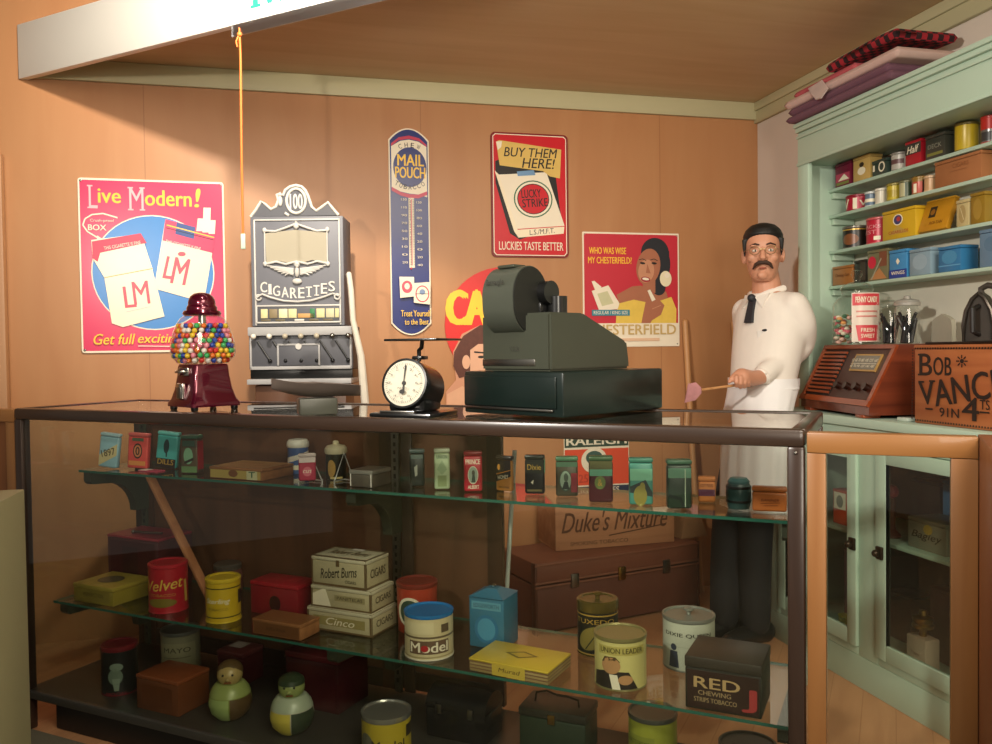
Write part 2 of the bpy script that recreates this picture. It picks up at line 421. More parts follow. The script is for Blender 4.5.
m = MB(); m.box(.034, .010, .136, LEN - .034, .016, 1.032, PANE); m.build('front_glass', t)
m = MB(); m.box(.010, .036, .136, .016, DEP - .036, 1.032, PANE); m.build('end_glass', t)
m = MB(); m.box(LEN - .016, .036, .136, LEN - .010, DEP - .036, 1.032, PANE); m.build('end_glass', t)
SH1, SH2, DK = .838, .406, .135
def shelf(v0, z):
    mb = MB(); mb.box(.03, v0, z - .008, LEN - .03, .488, z, PANE)
    mb.mats.append(EDGE)
    for i, f in enumerate(mb.f):
        c = sum((Vector(mb.v[k]) for k in f), Vector()) / 4
        if abs(c.z - z + .004) < .001: mb.m[i] = 1
    mb.build('glass_shelf', t)
shelf(.215, SH1); shelf(.105, SH2)
BRK = mat('#3a3d30', .45, .1)
def bracket(u, v0, z):
    mb = MB(); L = .49 - v0
    pts = [(v0, z), (.49, z), (.49, z - .17), (.43, z - .17)]
    for k in range(9):
        a = PI / 2 * k / 8
        pts.append((.43 - (L - .06) * .62 * (1 - math.cos(a)), z - .17 + .12 * math.sin(a)))
    pts += [(v0 + .01, z - .045), (v0, z - .035)]
    n = len(pts)
    mb.add([(u - .017, y, q) for y, q in pts] + [(u + .017, y, q) for y, q in pts], [tuple(range(n)), tuple(range(2 * n - 1, n - 1, -1))] + [(i, i + n, (i + 1) % n + n, (i + 1) % n) for i in range(n)], BRK)
    mb.build('shelf_bracket', t)
for u in (.047, 1.17, 2.40):
    bracket(u, .235, SH1 - .009); bracket(u, .13, SH2 - .009)
    mb = MB(); mb.box(u - .013, .478, .136, u + .013, .487, 1.03, STEEL if u != .047 else BRK)
    for k in range(34): mb.box(u - .004, .4765, .17 + k * .0255, u + .004, .478, .183 + k * .0255, BLACK)
    mb.build('shelf_standard', t)
PANEL = wood('sliding_door_brown', '#4a2f1f', '#6a4630', 'Z', 8, .4, 10, .7)
def sdoor(u0, u1, v):
    mb = MB(); mb.box(u0, v, .14, u1, v + .012, 1.03, PANEL)
    d = MB()
    d.box(u0, v - .006, .14, u0 + .05, v, 1.03, DARKWOOD); d.box(u1 - .05, v - .006, .14, u1, v, 1.03, DARKWOOD)
    d.box(u0 + .05, v - .006, .975, u1 - .05, v, 1.03, CASEFRAME); d.box(u0 + .05, v - .006, .14, u1 - .05, v, .2, CASEFRAME)
    o = mb.build('sliding_door', t); d.build('door_frame', o)
sdoor(.036, 1.155, .4955 - .002); sdoor(.42, 1.535, .5145 - .002)
cpart('mullion', (1.185, .489, .136, 1.225, .5, 1.032), mt=POST, bev=.003)
cpart('door_track', (.036, .4885, 1.02, LEN - .036, .514, 1.032), mt=STEEL, bev=.001)

# oak barriers either side of the counter
def barrier(u0, u1, name, label, left):
    g = thing(name, label, 'barrier', CO, ANG)
    mb = MB(); mb.box(u0, .005, 1.022, u1 + (.0 if left else 0), .045, 1.064, OAKX, .003); mb.build('rail', g)
    mb = MB(); mb.box(u0, .007, 0, u0 + .036, .043, 1.0215, OAK, .002); mb.build('stile', g)
    mb = MB(); mb.box(u1 - .046, .007, 0, u1, .043, 1.0215, OAK, .002); mb.build('stile', g)
    mb = MB(); mb.box(u0 + .0385, .007, .08, u1 - .0465, .043, .17, OAKX, .002); mb.build('rail', g)
    if not left:
        mb = MB(); mb.box(u0 + .038, .022, .17, u1 - .046, .026, 1.022, PANE); mb.build('clear_pane', g)
        mb = MB(); mb.box(u1 + .001, -.45, 0, u1 + .040, .045, 1.066, wood('barrier_return_oak', '#7a4526', '#93552f', 'Z', 8, .4, 16, .7), .003); mb.build('return_panel', g)
    else:
        mb = MB(); mb.box(u0 + .038, .02, .17, u1 - .046, .03, 1.022, wood('barrier_panel', '#7d4a26', '#8f5a30', 'Z', 7)); mb.build('panel', g)
barrier(2.458, 2.763, 'wooden_barrier', 'oak framed gate with clear pane right of the glass counter', False)
barrier(-.62, -.006, 'wooden_barrier', 'pale wooden barrier at the left end of the glass counter', True)
pc = atZ(24.5, 489, .955)
m = MB(); m.box(pc.x - .45, pc.y - .55, 0, pc.x, pc.y, .955, mat('#98926c', .6, 0, .03, 5), .003)
tag(m.build('display_plinth'), 'plain off-white plinth at the left edge nearest the viewer', 'plinth')

# ================================================================== posters and signs on the back wall
def rpanel(mb, w, h, d, mt, r=.02, n=6):
    pts = []
    for cx, cz, a in ((w / 2 - r, r, -90), (w / 2 - r, h - r, 0), (-w / 2 + r, h - r, 90), (-w / 2 + r, r, 180)):
        for k in range(n + 1):
            b = math.radians(a + 90 * k / n); pts.append((cx + r * math.cos(b), cz + r * math.sin(b)))
    return mb.prism(pts[::-1], -d / 2, d / 2, mt)
PINK = mat('#d8345f', .28, 0, .05, 5); CRM = mat('#f0e2c4', .3, 0, .04); BLUEP = mat('#2f7ec4', .3, 0, .05); YEL = mat('#f2c33a', .35)
REDP = mat('#c8202c', .3, 0, .06, 5); NAVY = mat('#1d2a6e', .3, 0, .08); PAPER = mat('#ece0c8', .4, 0, .04); INK = mat('#1b1714', .5)
LMRED = mat('#cf4a5c', .35)
def rivets(mb, w, h, d, r=.006):
    for x in (-1, 1):
        for z in (.012, h - .012): mb.sphere((x * (w / 2 - .012), -d / 2, z), r, STEEL, 10, 6, (1, .4, 1))
# pink cigarette sign
w, h, d = .598, .754, .010
m = MB(); rpanel(m, w, h, d, PAPER, .012)
A = Art(m, w, h, front(d), (65, 65, 580, 685))
A.rect(71, 72, 574, 678, PINK); A.ell(322, 398, 218, 207, PAPER, 48); A.ell(322, 398, 214, 203, BLUEP, 48)
def serif_cap(x0, y0, x1, y1, t_, m_):
    A.text(t_, x0, y0, x1, y1, m_, .0)
    for xx in ((x0 - 5, x0 + 14),) + (((x1 - 14, x1 + 5),) if t_ == 'M' else ()):
        A.rect(xx[0], y0, xx[1], y0 + 5, m_); A.rect(xx[0], y1 - 5, xx[1], y1, m_)
PALEPINK = mat('#eab0b4', .35)
serif_cap(102, 90, 132, 172, 'L', PALEPINK); A.text('ive', 134, 102, 212, 152, YEL, .03)
serif_cap(242, 93, 292, 176, 'M', PALEPINK); A.text('odern', 298, 102, 462, 158, YEL, .03); A.text('!', 474, 92, 494, 160, YEL, .03, .1)
A.line([(128, 275), (95, 255), (80, 232), (88, 210), (112, 195), (150, 190), (200, 204)], 5, PAPER)
A.line([(128, 275), (150, 285)], 5, PAPER); A.poly([(128, 268), (158, 288), (128, 292)], PAPER)
A.text('Crush-proof', 105, 210, 188, 222, PAPER); A.text('BOX', 98, 230, 160, 250, PAPER, .04)
A.poly([(368, 205), (548, 250), (500, 505), (322, 455)], CRM); A.poly([(368, 205), (548, 250), (535, 325), (356, 282)], PINK)
A.poly([(408, 216), (475, 232), (468, 275), (402, 258)], mat('#2a4a8a', .4)); A.line([(372, 226), (542, 268)], 4, YEL); A.line([(368, 236), (540, 277)], 2.5, INK)
for q in ((478, 200, 500, 246), (500, 160, 528, 250), (522, 205, 545, 255)): A.poly([(q[0], q[3]), (q[2], q[3]), (q[2] + 4, q[1]), (q[0] + 6, q[1])], PAPER)
A.text('THIS CIGARETTE IS FINE', 366, 292, 494, 302, PAPER, 0, 0, -.22)
A.text('L', 360, 340, 392, 420, LMRED, .02, .1, -.16); A.text('M', 388, 345, 446, 440, LMRED, .02, .1, -.16)
A.ell(424, 330, 14, 8, LMRED)
A.poly([(108, 285), (282, 260), (318, 382), (320, 388), (150, 418), (112, 350)], CRM); A.poly([(110, 290), (280, 258), (300, 292), (138, 330), (128, 362), (112, 350)], mat('#cc2f50', .35))
A.poly([(150, 418), (318, 385), (357, 556), (210, 594), (172, 580)], CRM); A.line([(150, 418), (318, 384)], 3, mat('#b89a5a', .4))
A.text('THIS CIGARETTE IS FINE', 150, 296, 280, 308, PAPER, 0, 0, .19)
A.text('L', 216, 448, 256, 524, LMRED, .012, 0, .1); A.text('M', 248, 430, 304, 512, LMRED, .012, 0, .1); A.line([(222, 540), (310, 520)], 2, PALEPINK)
A.text('Get full', 108, 618, 252, 656, YEL, .02, .25); A.text('exciting flavor', 262, 618, 540, 662, YEL, .02, .25); A.line([(262, 662), (540, 668)], 3, PAPER)
rivets(m, w, h, d)
tag(m.build('wall_sign', loc=(-.580, W - d / 2, 1.2505)), 'pink tin sign with two big cigarette packs on a blue circle, left on wall', 'sign')
# tall thermometer sign
w, h, d = .190, .969, .012
g = thing('thermometer_sign', 'tall navy blue thermometer sign with yellow lettering between the red sign and cigarette machine', 'thermometer', (.552, W - d / 2, 1.316))
m = MB(); b = (20, 45, 158, 703)
def rend(mb, w, h, d, mt, inset=0.):
    pts = []; W2, R = w / 2 - inset, w * .62
    import math as _m
    s_ = .055 - inset * .2
    for sgn, zc in ((1, h - inset), (-1, inset)):
        for k in range(13):
            x = W2 - 2 * W2 * k / 12 if sgn > 0 else -W2 + 2 * W2 * k / 12
            pts.append((x, zc - sgn * s_ * (x / W2) ** 2))
    return pts
m.prism(rend(m, w, h, d, None)[::-1], -d / 2, d / 2, PAPER)
A = Art(m, w, h, front(d), (-w / 2, h, w / 2, 0)); A.poly(rend(m, w, h, d, None, .006), NAVY)
A.b = b
A.poly([(29, 95), (55, 75), (90, 68), (125, 75), (150, 95), (150, 102), (125, 84), (90, 78), (55, 84), (29, 104)], mat('#c03050', .35))
A.poly([(29, 104), (60, 86), (90, 81), (122, 86), (150, 102), (150, 262), (122, 254), (90, 252), (58, 246), (29, 232)], PAPER)
A.poly([(29, 232), (60, 248), (90, 254), (120, 254), (150, 243), (150, 255), (120, 266), (90, 266), (60, 259), (29, 244)], mat('#c03050', .35))
A.ell(92, 168, 57, 63, NAVY, 36); A.text('MAIL', 50, 128, 140, 164, YEL, .03); A.text('POUCH', 42, 168, 144, 203, YEL, .03)
A.arc_text('CHEW', 91, 190, 92, 15, 90, 40, INK, .02); A.arc_text('TOBACCO', 91, 140, 92, 15, 270, 58, INK, .02, inside=True)
A.rect(85, 266, 104, 488, PAPER); A.rect(93, 270, 96, 480, LMRED)
for k in range(9): A.text('%d' % (130 - 20 * k if k < 7 else 20 * (k - 7)), 60, 268 + k * 25, 79, 275 + k * 25, PAPER, .01); A.text('%d' % abs(120 - 20 * k), 112, 276 + k * 25, 130, 283 + k * 25, PAPER, .01)
for k in range(40): A.line([(86, 272 + k * 5.3), (92, 272 + k * 5.3)], 1, INK); A.line([(98, 272 + k * 5.3), (104, 272 + k * 5.3)], 1, INK)
A.poly([(48, 518), (98, 518), (100, 580), (50, 585)], PAPER); A.ell(74, 550, 18, 20, LMRED); A.ell(74, 548, 9, 10, PAPER)
A.poly([(98, 538), (155, 534), (152, 606), (96, 600)], PAPER); A.ell(126, 572, 24, 27, LMRED); A.ell(126, 572, 20, 23, PAPER); A.ell(126, 566, 10, 9, mat('#7b8fb0')); A.line([(104, 572), (148, 572)], 2, INK)
A.text('Treat Yourself', 52, 624, 154, 644, YEL, .015); A.text('to the Best', 64, 652, 146, 670, YEL, .015)
m.build('panel', g)
mb = MB(); mb.cyl((0.003, -.010, .315), (.003, -.010, .645), .0026, glass('thermometer_tube', (.9, .9, .9))); mb.sphere((.003, -.010, .313), .005, LMRED, 10, 8); mb.build('glass_tube', g)
# red tin sign, upper
w, h, d = .389, .60, .012
m = MB(); rpanel(m, w, h, d, mat('#7a1418', .4), .022)
A = Art(m, w, h, front(d), (280, 48, 462, 347)); A.b = (280, 48, 462, 347)
A.poly([(284, 58), (290, 52), (452, 52), (458, 58), (458, 336), (452, 343), (290, 343), (284, 336)], PAPER); A.poly([(286, 59), (291, 54), (451, 54), (456, 59), (456, 335), (451, 341), (291, 341), (286, 335)], REDP)
A.poly([(290, 118), (302, 112), (430, 128), (446, 265), (345, 305), (322, 290), (290, 170)], INK)
A.poly([(288, 140), (298, 150), (410, 140), (452, 268), (450, 288), (342, 300), (332, 285)], CRM); A.poly([(298, 150), (410, 140), (452, 268), (340, 280)], PAPER)
A.line([(340, 280), (452, 270)], 2, REDP); A.text('L.S./M.F.T.', 368, 278, 428, 290, INK, 0, .1, .1); A.poly([(340, 141), (380, 136), (384, 148), (342, 152)], mat('#6f94b8'))
A.ell(378, 206, 46, 45, mat('#3b6a4a')); A.ell(378, 206, 43, 42, PAPER); A.ell(378, 206, 38, 37, INK); A.ell(378, 206, 36, 35, REDP)
A.text('LUCKY', 350, 183, 396, 203, INK, .02, 0, .08); A.text('STRIKE', 352, 205, 412, 225, INK, .02, 0, .08)
A.poly([(292, 72), (300, 68), (446, 84), (442, 154), (418, 150), (402, 138), (300, 128)], mat('#d8b560', .4)); A.poly([(292, 72), (306, 70), (304, 84), (296, 92)], PAPER)
A.text('BUY THEM', 310, 84, 436, 106, INK, .015, .2); A.text('HERE!', 352, 108, 430, 132, INK, .015, .2)
A.text('LUCKIES TASTE BETTER', 296, 310, 448, 330, PAPER, .01)
tag(m.build('wall_sign', loc=(1.1425, W - d / 2, 1.690)), 'red tin sign showing one white cigarette pack, high above the cash register', 'sign')
# red poster with the woman in yellow
w, h, d = .519, .573, .006
m = MB(); rpanel(m, w, h, d, PAPER, .004); A = Art(m, w, h, front(d), (105, 65, 635, 670)); R2 = mat('#c22b3a', .45, 0, .06, 5)
SKIN_P = mat('#a8694c', .5, 0, .06); SKIN_L = mat('#c48a68', .5, 0, .06); HAIR_P = mat('#22242a', .5); YD = mat('#e2bf52', .5, 0, .1, 40)
A.rect(112, 74, 628, 545, R2); A.rect(112, 545, 628, 664, PAPER)
A.text('WHO WAS WISE', 140, 145, 340, 180, YEL, .02); A.text('MY CHESTERFIELD?', 134, 196, 370, 230, YEL, .02)
A.poly([(280, 545), (290, 430), (380, 405), (480, 440), (590, 405), (618, 470), (616, 545)], YD)
A.poly([(300, 440), (285, 395), (370, 350), (420, 345), (500, 390), (560, 375), (570, 410), (480, 440), (380, 420)], SKIN_P)
A.ell(500, 170, 78, 80, HAIR_P); A.ell(545, 240, 40, 80, HAIR_P, rot=.1); A.ell(520, 355, 38, 42, HAIR_P); A.poly([(500, 180), (580, 160), (578, 250), (548, 370), (500, 350)], HAIR_P)
A.poly([(430, 340), (430, 290), (500, 290), (500, 385), (430, 360)], SKIN_P); A.ell(462, 245, 66, 98, SKIN_P, rot=.18); A.ell(450, 268, 44, 62, SKIN_L, rot=.15)
for ex in (430, 494): A.ell(ex, 226, 15, 6, INK, rot=.1); A.line([(ex - 20, 208), (ex, 203), (ex + 20, 212)], 4, INK)
A.poly([(456, 230), (448, 278), (474, 280)], SKIN_P); A.ell(446, 312, 26, 14, mat('#9c2230'), rot=.12); A.ell(446, 310, 19, 7, PAPER, rot=.12)
A.ell(558, 308, 33, 42, mat('#e8ddb8')); A.ell(566, 290, 14, 14, PAPER)
A.poly([(425, 520), (445, 430), (520, 420), (550, 450), (530, 500), (480, 530), (470, 545), (420, 545)], SKIN_P); A.poly([(455, 372), (470, 366), (500, 420), (480, 430)], PAPER); A.line([(480, 470), (530, 450)], 4, SKIN_L)
A.poly([(150, 375), (240, 345), (300, 440), (290, 470), (190, 480)], PAPER); A.poly([(180, 390), (235, 375), (268, 440), (205, 455)], mat('#c8c49a')); A.poly([(150, 325), (165, 322), (205, 355), (170, 375)], PAPER)
A.rect(150, 474, 356, 505, mat('#2f8090')); A.text('REGULAR / KING SIZE', 160, 480, 346, 498, PAPER, .01); A.text('CHESTERFIELD', 116, 552, 612, 606, mat('#c8a96a', .5), .03); A.rect(300, 625, 520, 640, mat('#dfb998'))
rivets(m, w, h, d, .004)
tag(m.build('wall_poster', loc=(1.6705, W - d / 2, 1.2485)), 'red poster of smiling woman in yellow with flower at her hair', 'poster')
# round red standee with a woman's head
SP = .00478; sz0 = 1.0
cx0 = atY(500, 400, W - .01); g = None
m = MB(); d = .008
def PX(x, y): p = atY(x, y, W - .012); return (p.x - cx0.x, p.z - sz0)
circ = [PX(503 + 58 * math.cos(2 * PI * k / 48), 325 + 58 * math.sin(2 * PI * k / 48)) for k in range(48)]
m.prism(circ, -.004, .004, mat('#d42a28', .4, 0, .06, 5))
m.prism([PX(*p) for p in [(456, 380), (453, 352), (462, 334), (480, 325), (506, 330), (512, 360), (510, 380), (524, 395), (528, 417), (446, 417), (446, 392)]][::-1], -.008, -.0042, mat('#c98f70', .5, 0, .06))
A = Art(m, 1, 1, lambda x, y, z: Vector((x, -.0042 - z, y)), (0, 0, 1, 1)); A.P = PX
for ch_, x0_, x1_ in (('C', 448, 466), ('A', 466, 488), ('M', 490, 516), ('E', 519, 534), ('L', 537, 551)): A.text(ch_, x0_, 291, x1_, 325, YEL, .09)
A.T = lambda x, y, z: Vector((x, -.0082 - z, y))
HB = mat('#5a2f22', .5, 0, .25, 60); PS = mat('#dba888', .5, 0, .05)
A.poly([(459, 378), (453, 366), (454, 352), (463, 336), (480, 325), (505, 328), (512, 350), (500, 345), (485, 345), (474, 356), (470, 375)], HB)
A.poly([(470, 350), (478, 344), (500, 344), (510, 352), (510, 375), (500, 390), (484, 388), (470, 376)], PS); A.ell(466, 362, 4, 7, PS)
A.line([(474, 352), (486, 353)], 1.6, INK); A.ell(481, 357, 3.4, 1.3, INK); A.ell(500, 357, 3.4, 1.3, INK); A.ell(492, 376, 6, 2.2, mat('#b03a40')); A.poly([(490, 358), (488, 367), (494, 367)], mat('#c98f70'))
A.poly([(446, 417), (447, 394), (462, 386), (478, 396), (500, 400), (520, 396), (528, 417)], mat('#d8a482'))
tag(m.build('wall_sign', loc=(cx0.x, W - .006, sz0)), 'round red sign with woman\'s head, partly hidden behind the cash register', 'sign')
# low orange poster seen through the case
w, h, d = .345, .375, .004
m = MB(); m.box(-w / 2, -d / 2, 0, w / 2, d / 2, h, PAPER); A = Art(m, w, h, front(d), (0, 0, 100, 110)); ORP = mat('#dd4f2c', .5, 0, .05)
A.rect(1, 4, 99, 22, mat('#2f4434')); A.text('RALEIGH', 4, 7, 96, 19, PAPER, .06); A.rect(1, 25, 99, 78, ORP); A.ell(46, 42, 20, 19, PAPER); A.ell(46, 38, 13, 10, mat('#3c5a50')); A.ell(50, 44, 6, 7, PAPER)
A.text('25', 22, 62, 36, 74, mat('#b03a20'), .02); A.rect(1, 80, 99, 92, mat('#23304a')); A.text('CIGARETTES', 16, 82, 84, 90, PAPER, .02); A.rect(1, 93, 99, 109, mat('#d8a24a'))
tag(m.build('wall_poster', loc=(1.476, W - d / 2, .450)), 'orange and dark green poster low on the wall behind the crate', 'poster')

# ================================================================== on the counter
CT = 1.0668
# gumball machine
p = case(.672, .165, CT)
g = thing('gumball_machine', 'burgundy gumball machine with glass globe full of coloured gumballs on the counter', 'gumball machine', p, facing(p) - math.radians(62))
BUR = mat('#5e0f26', .22, .55, .10, 10, 0, .5, .6)
def sq(mb, levels, mt, r=.012, n=4):
    vs = []; fs = []; per = 4 * (n + 1)
    for half, z in levels:
        for cx, cy, a in ((1, -1, -90), (1, 1, 0), (-1, 1, 90), (-1, -1, 180)):
            for k in range(n + 1):
                b = math.radians(a + 90 * k / n); vs.append((cx * (half - r) + r * math.cos(b), cy * (half - r) + r * math.sin(b), z))
    for j in range(len(levels) - 1):
        for i in range(per):
            q = (i + 1) % per; fs.append((j * per + i, j * per + q, (j + 1) * per + q, (j + 1) * per + i))
    fs += [tuple(range(per - 1, -1, -1)), tuple(range((len(levels) - 1) * per, len(levels) * per))]
    return mb.add(vs, fs, mt)
m = MB(); sq(m, [(.082, .012), (.082, .022), (.074, .035), (.066, .065), (.060, .105), (.058, .135), (.055, .142)], BUR); m.build('base', g)
for x in (-1, 1):
    for y in (-1, 1):
        mb = MB(); mb.lathe([(.009, 0), (.011, .004), (.011, .0125)], BLACK, 12, Matrix.Translation((x * .066, y * .066, 0))); mb.build('foot', g)
m = MB(); m.box(-.030, -.068, .106, .030, -.058, .132, CHROME, .004); m.cyl((0, -.066, .119), (0, -.080, .119), .011, CHROME, 18); m.box(-.020, -.084, .115, .020, -.079, .123, CHROME, .002); m.build('coin_mechanism', g)
m = MB(); m.box(-.020, -.082, .034, .020, -.066, .085, CHROME, .006); m.box(-.014, -.0835, .038, .014, -.081, .072, STEEL, .003); m.build('chute_door', g)
GB = [(.052, .143), (.072, .150), (.084, .163), (.0875, .180), (.086, .20), (.080, .235), (.070, .265), (.058, .285), (.045, .294)]
m = MB(); m.lathe(GB, glass('globe_glass', (.93, .94, .94), 1.3), 40, None, 1, 1, 3.2); m.build('globe', g)
m = MB(); m.lathe([(.05, .292), (.056, .294), (.058, .300), (.054, .307), (.046, .309), (.046, .316), (.044, .322), (.041, .325), (.041, .334), (.039, .342), (.034, .352), (.024, .360), (.010, .3635), (0, .364)], BUR, 36); m.lathe([(.012, .25), (.012, .292)], CHROME, 14); m.build('cap', g)
gcols = [('red', '#d23a34'), ('orange', '#e8752c'), ('yellow', '#ecc636'), ('green', '#3fae62'), ('blue', '#2c4aa8'), ('white', '#ece6da'), ('pink', '#e58a9a')]
gm = {}
proto = {}
for n_, c_ in gcols:
    mb = MB(); mb.sphere((0, 0, 0), .0082, mat(c_, .25, 0, .04, 30), 14, 9); proto[n_] = mb
import bisect as _b
def grad(z):
    for (r0, z0), (r1, z1) in zip(GB, GB[1:]):
        if z0 <= z <= z1: return r0 + (r1 - r0) * (z - z0) / (z1 - z0)
    return .05
rs = random.Random(9); first = {}; lay = 0
z = .1525; spots = []
while z < .262:
    R = grad(z) * 1.03 - .0105
    rings = [R] if z < .246 else [R, R - .0175, R - .035, R - .052]
    for q, rr in enumerate(rings):
        n_ = max(1, int(2 * PI * rr / .0176))
        for k in range(n_):
            a = 2 * PI * (k + .5 * (lay % 2)) / n_ + q
            f_ = (abs(math.cos(a)) ** 3.2 + abs(math.sin(a)) ** 3.2) ** (-1 / 3.2)
            if q: f_ = 1
            spots.append((rr * f_ * .985 * math.cos(a), rr * f_ * .985 * math.sin(a), z + rs.uniform(0, .002)))
    z += .0152; lay += 1
rot = Matrix.Rotation(g.rotation_euler[2], 4, 'Z')
for s_ in spots:
    n_ = rs.choice(gcols)[0]; wp = Vector(p) + rot @ Vector(s_)
    if n_ not in first:
        o = proto[n_].build('gumball', None, loc=wp); first[n_] = o
        tag(o, n_ + ' gumball inside the glass globe of the burgundy gumball machine', 'gumball', n_ + ' gumballs in the globe')
    else:
        o = first[n_].copy(); C.objects.link(o); o.location = wp

# scale pan on a low block
p = case(case_u(317, .09), .09, CT)
g = thing('weighing_scoop', 'dark metal scale scoop resting on a low block in front of the cigarette machine', 'scoop', p, facing(p) + .15)
PANM = mat('#7d7068', .4, .35, .10, 14)
m = MB(); m.box(-.052, -.035, 0, .052, .035, .047, mat('#45463c', .4, .1), .005); m.build('block', g)
vs = []; fs = []; NU, NV = 24, 10
for j in range(2):
    for a in range(NU + 1):
        for b in range(NV + 1):
            s_, q = -1 + 2 * a / NU, -1 + 2 * b / NV
            wd = .062 * math.sqrt(max(0, 1 - abs(s_) ** 2.6)) + .001
            vs.append((.123 * s_, wd * q, .049 + .040 * (q * q) * (1 - .3 * abs(s_)) + .022 * (s_ - .2) ** 2 * (1 if s_ < .2 else -.2) + .004 * s_ - (.0018 if j else 0)))
k = (NU + 1) * (NV + 1)
for a in range(NU):
    for b in range(NV):
        i = a * (NV + 1) + b
        fs += [(i, i + NV + 1, i + NV + 2, i + 1), (k + i, k + i + 1, k + i + NV + 2, k + i + NV + 1)]
m = MB(); m.add(vs, fs, PANM); m.build('pan', g, smooth=60)

# dial scale
p = case(case_u(414, .13), .13, CT)
g = thing('counter_scale', 'black spring scale with round white dial and flat platform beside the cash register', 'scale', p, ANG + .05)
BLK = mat('#121212', .28, 0, .1, 20, 0, .5, .3)
m = MB(); m.box(-.092, -.082, 0, .092, .085, .012, BLK, .005); m.box(-.064, -.074, .012, .040, -.060, .018, STEEL, .002); m.build('base_plate', g)
m = MB(); m.box(-.055, -.045, .012, .055, .06, .075, BLK, .012)
rot90 = Matrix.Rotation(PI / 2, 4, 'X')
tilt = Matrix.Translation((0, -.046, .088)) @ Matrix.Rotation(math.radians(-12), 4, 'X')
m.lathe([(.066, -.004), (.068, .004), (.066, .02), (.066, .10), (.058, .104)], BLK, 40, tilt @ Matrix.Rotation(-PI / 2, 4, 'X'))
m.build('housing', g)
m = MB(); DT = tilt @ Matrix.Rotation(PI / 2, 4, 'X')
m.lathe([(.0605, .0045), (.0605, .0062)], mat('#cbc5b2', .35), 40, DT); m.lathe([(.0605, .002), (.067, .002), (.0665, .008), (.0612, .0085), (.0605, .0062)], BLK, 40, DT, caps=False)
A = Art(m, .13, .13, lambda x, y, z: DT @ Vector((x, y - .065, .0064 + z)), (-65, -65, 65, 65))
for k in range(60):
    a = 2 * PI * k / 60; r0 = 49 if k % 5 else 46
    A.line([(r0 * math.sin(a), -r0 * math.cos(a)), (54 * math.sin(a), -54 * math.cos(a))], .8 if k % 5 else 1.4, INK)
for k in range(12):
    a = 2 * PI * k / 12; A.text(str(k * 2), 40 * math.sin(a) - 3.5, -40 * math.cos(a) - 3, 40 * math.sin(a) + 3.5, -40 * math.cos(a) + 3, INK)
A.text('POUNDS', -14, 12, 14, 17, INK); A.ell(0, 24, 8, 6, INK)
m.build('dial', g)
m = MB(); A = Art(m, .13, .13, lambda x, y, z: DT @ Vector((x, y - .065, .0088 + z)), (-65, -65, 65, 65))
A.poly([(-3, 26), (3, 26), (1, -10), (4, -46), (0, -50), (-1, -46)], INK); A.ell(0, 0, 6, 6, INK); m.build('needle', g)
m = MB(); m.tube([(.012, .01, .145), (.012, .01, .175), (.020, .01, .182), (.022, .01, .200)], .006, BLK); m.box(.0, -.01, .150, .03, .03, .160, BLK, .003); m.build('stem', g)
m = MB(); m.box(-.050, -.07, .200, .105, .085, .206, BLK, .002); m.build('platform', g)

# cash register
cc = atZ(570, 421.5, CT) + CD * .036 - CL * .030; ra = -YAW - math.radians(45)
ex = Vector((math.cos(ra), math.sin(ra), 0)); ey = Vector((-math.sin(ra), math.cos(ra), 0))
bw, bd, bh = .356, .430, .113
ctr = cc - ex * bw / 2 + ey * bd / 2; ctr.z = TOP + .0005
g = thing('cash_register', 'olive green and black vintage cash register on the counter', 'cash register', ctr, ra)
DG = mat('#14201d', .3, .1, .12, 14, 0, .5, .2); OL = mat('#42453a', .36, .15, .08, 12); OLD = mat('#50544a', .34, .25, .08, 12)
m = MB(); m.box(-bw / 2, -bd / 2, 0, bw / 2, bd / 2, bh, DG, .006); m.build('drawer_case', g)
m = MB(); m.box(-bw / 2 + .006, -bd / 2 - .006, .022, bw / 2 - .02, -bd / 2, bh - .012, DG, .004); m.box(-bw / 2 + .004, -bd / 2 - .009, .014, bw / 2 - .03, -bd / 2, .020, STEEL, .002); m.build('drawer', g)
# body: side outline in (y, z) swept along x
def sweep_x(mb, pts, x0, x1, mt, bev=.0):
    n = len(pts); b = bmesh.new()
    a_ = [b.verts.new((x0, y, z)) for y, z in pts]; c_ = [b.verts.new((x1, y, z)) for y, z in pts]
    b.faces.new(a_[::-1]); b.faces.new(c_)
    for i in range(n): b.faces.new((a_[i], a_[(i + 1) % n], c_[(i + 1) % n], c_[i]))
    bmesh.ops.recalc_face_normals(b, faces=b.faces[:])
    if bev: bmesh.ops.bevel(b, geom=[e for e in b.edges], offset=bev, segments=2, affect='EDGES')
    b.verts.index_update(); vs = [v.co[:] for v in b.verts]; fs = [[v.index for v in f.verts] for f in b.faces]; b.free()
    return mb.add(vs, fs, mt)
xb0, xb1 = bw / 2 - .052 - .245, bw / 2 - .052; y0 = -bd / 2 + .012
body = [(y0, bh + .001), (y0 + .335, bh + .001), (y0 + .335, bh + .018), (y0 + .325, bh + .075), (y0 + .135, bh + .150), (y0, bh + .150)]
m = MB(); sweep_x(m, body, xb0, xb1, OL, .006); m.box(xb0 + .004, y0 - .002, bh + .014, xb1 - .05, y0 + .002, bh + .032, STEEL, .002)
A = Art(m, xb1 - xb0, .15, lambda x, y, z: Vector((x + (xb0 + xb1) / 2, y0 - z, bh + y)), (0, 0, 100, 60)); A.text('1226', 44, 34, 57, 39, STEEL)
m.build('body', g)
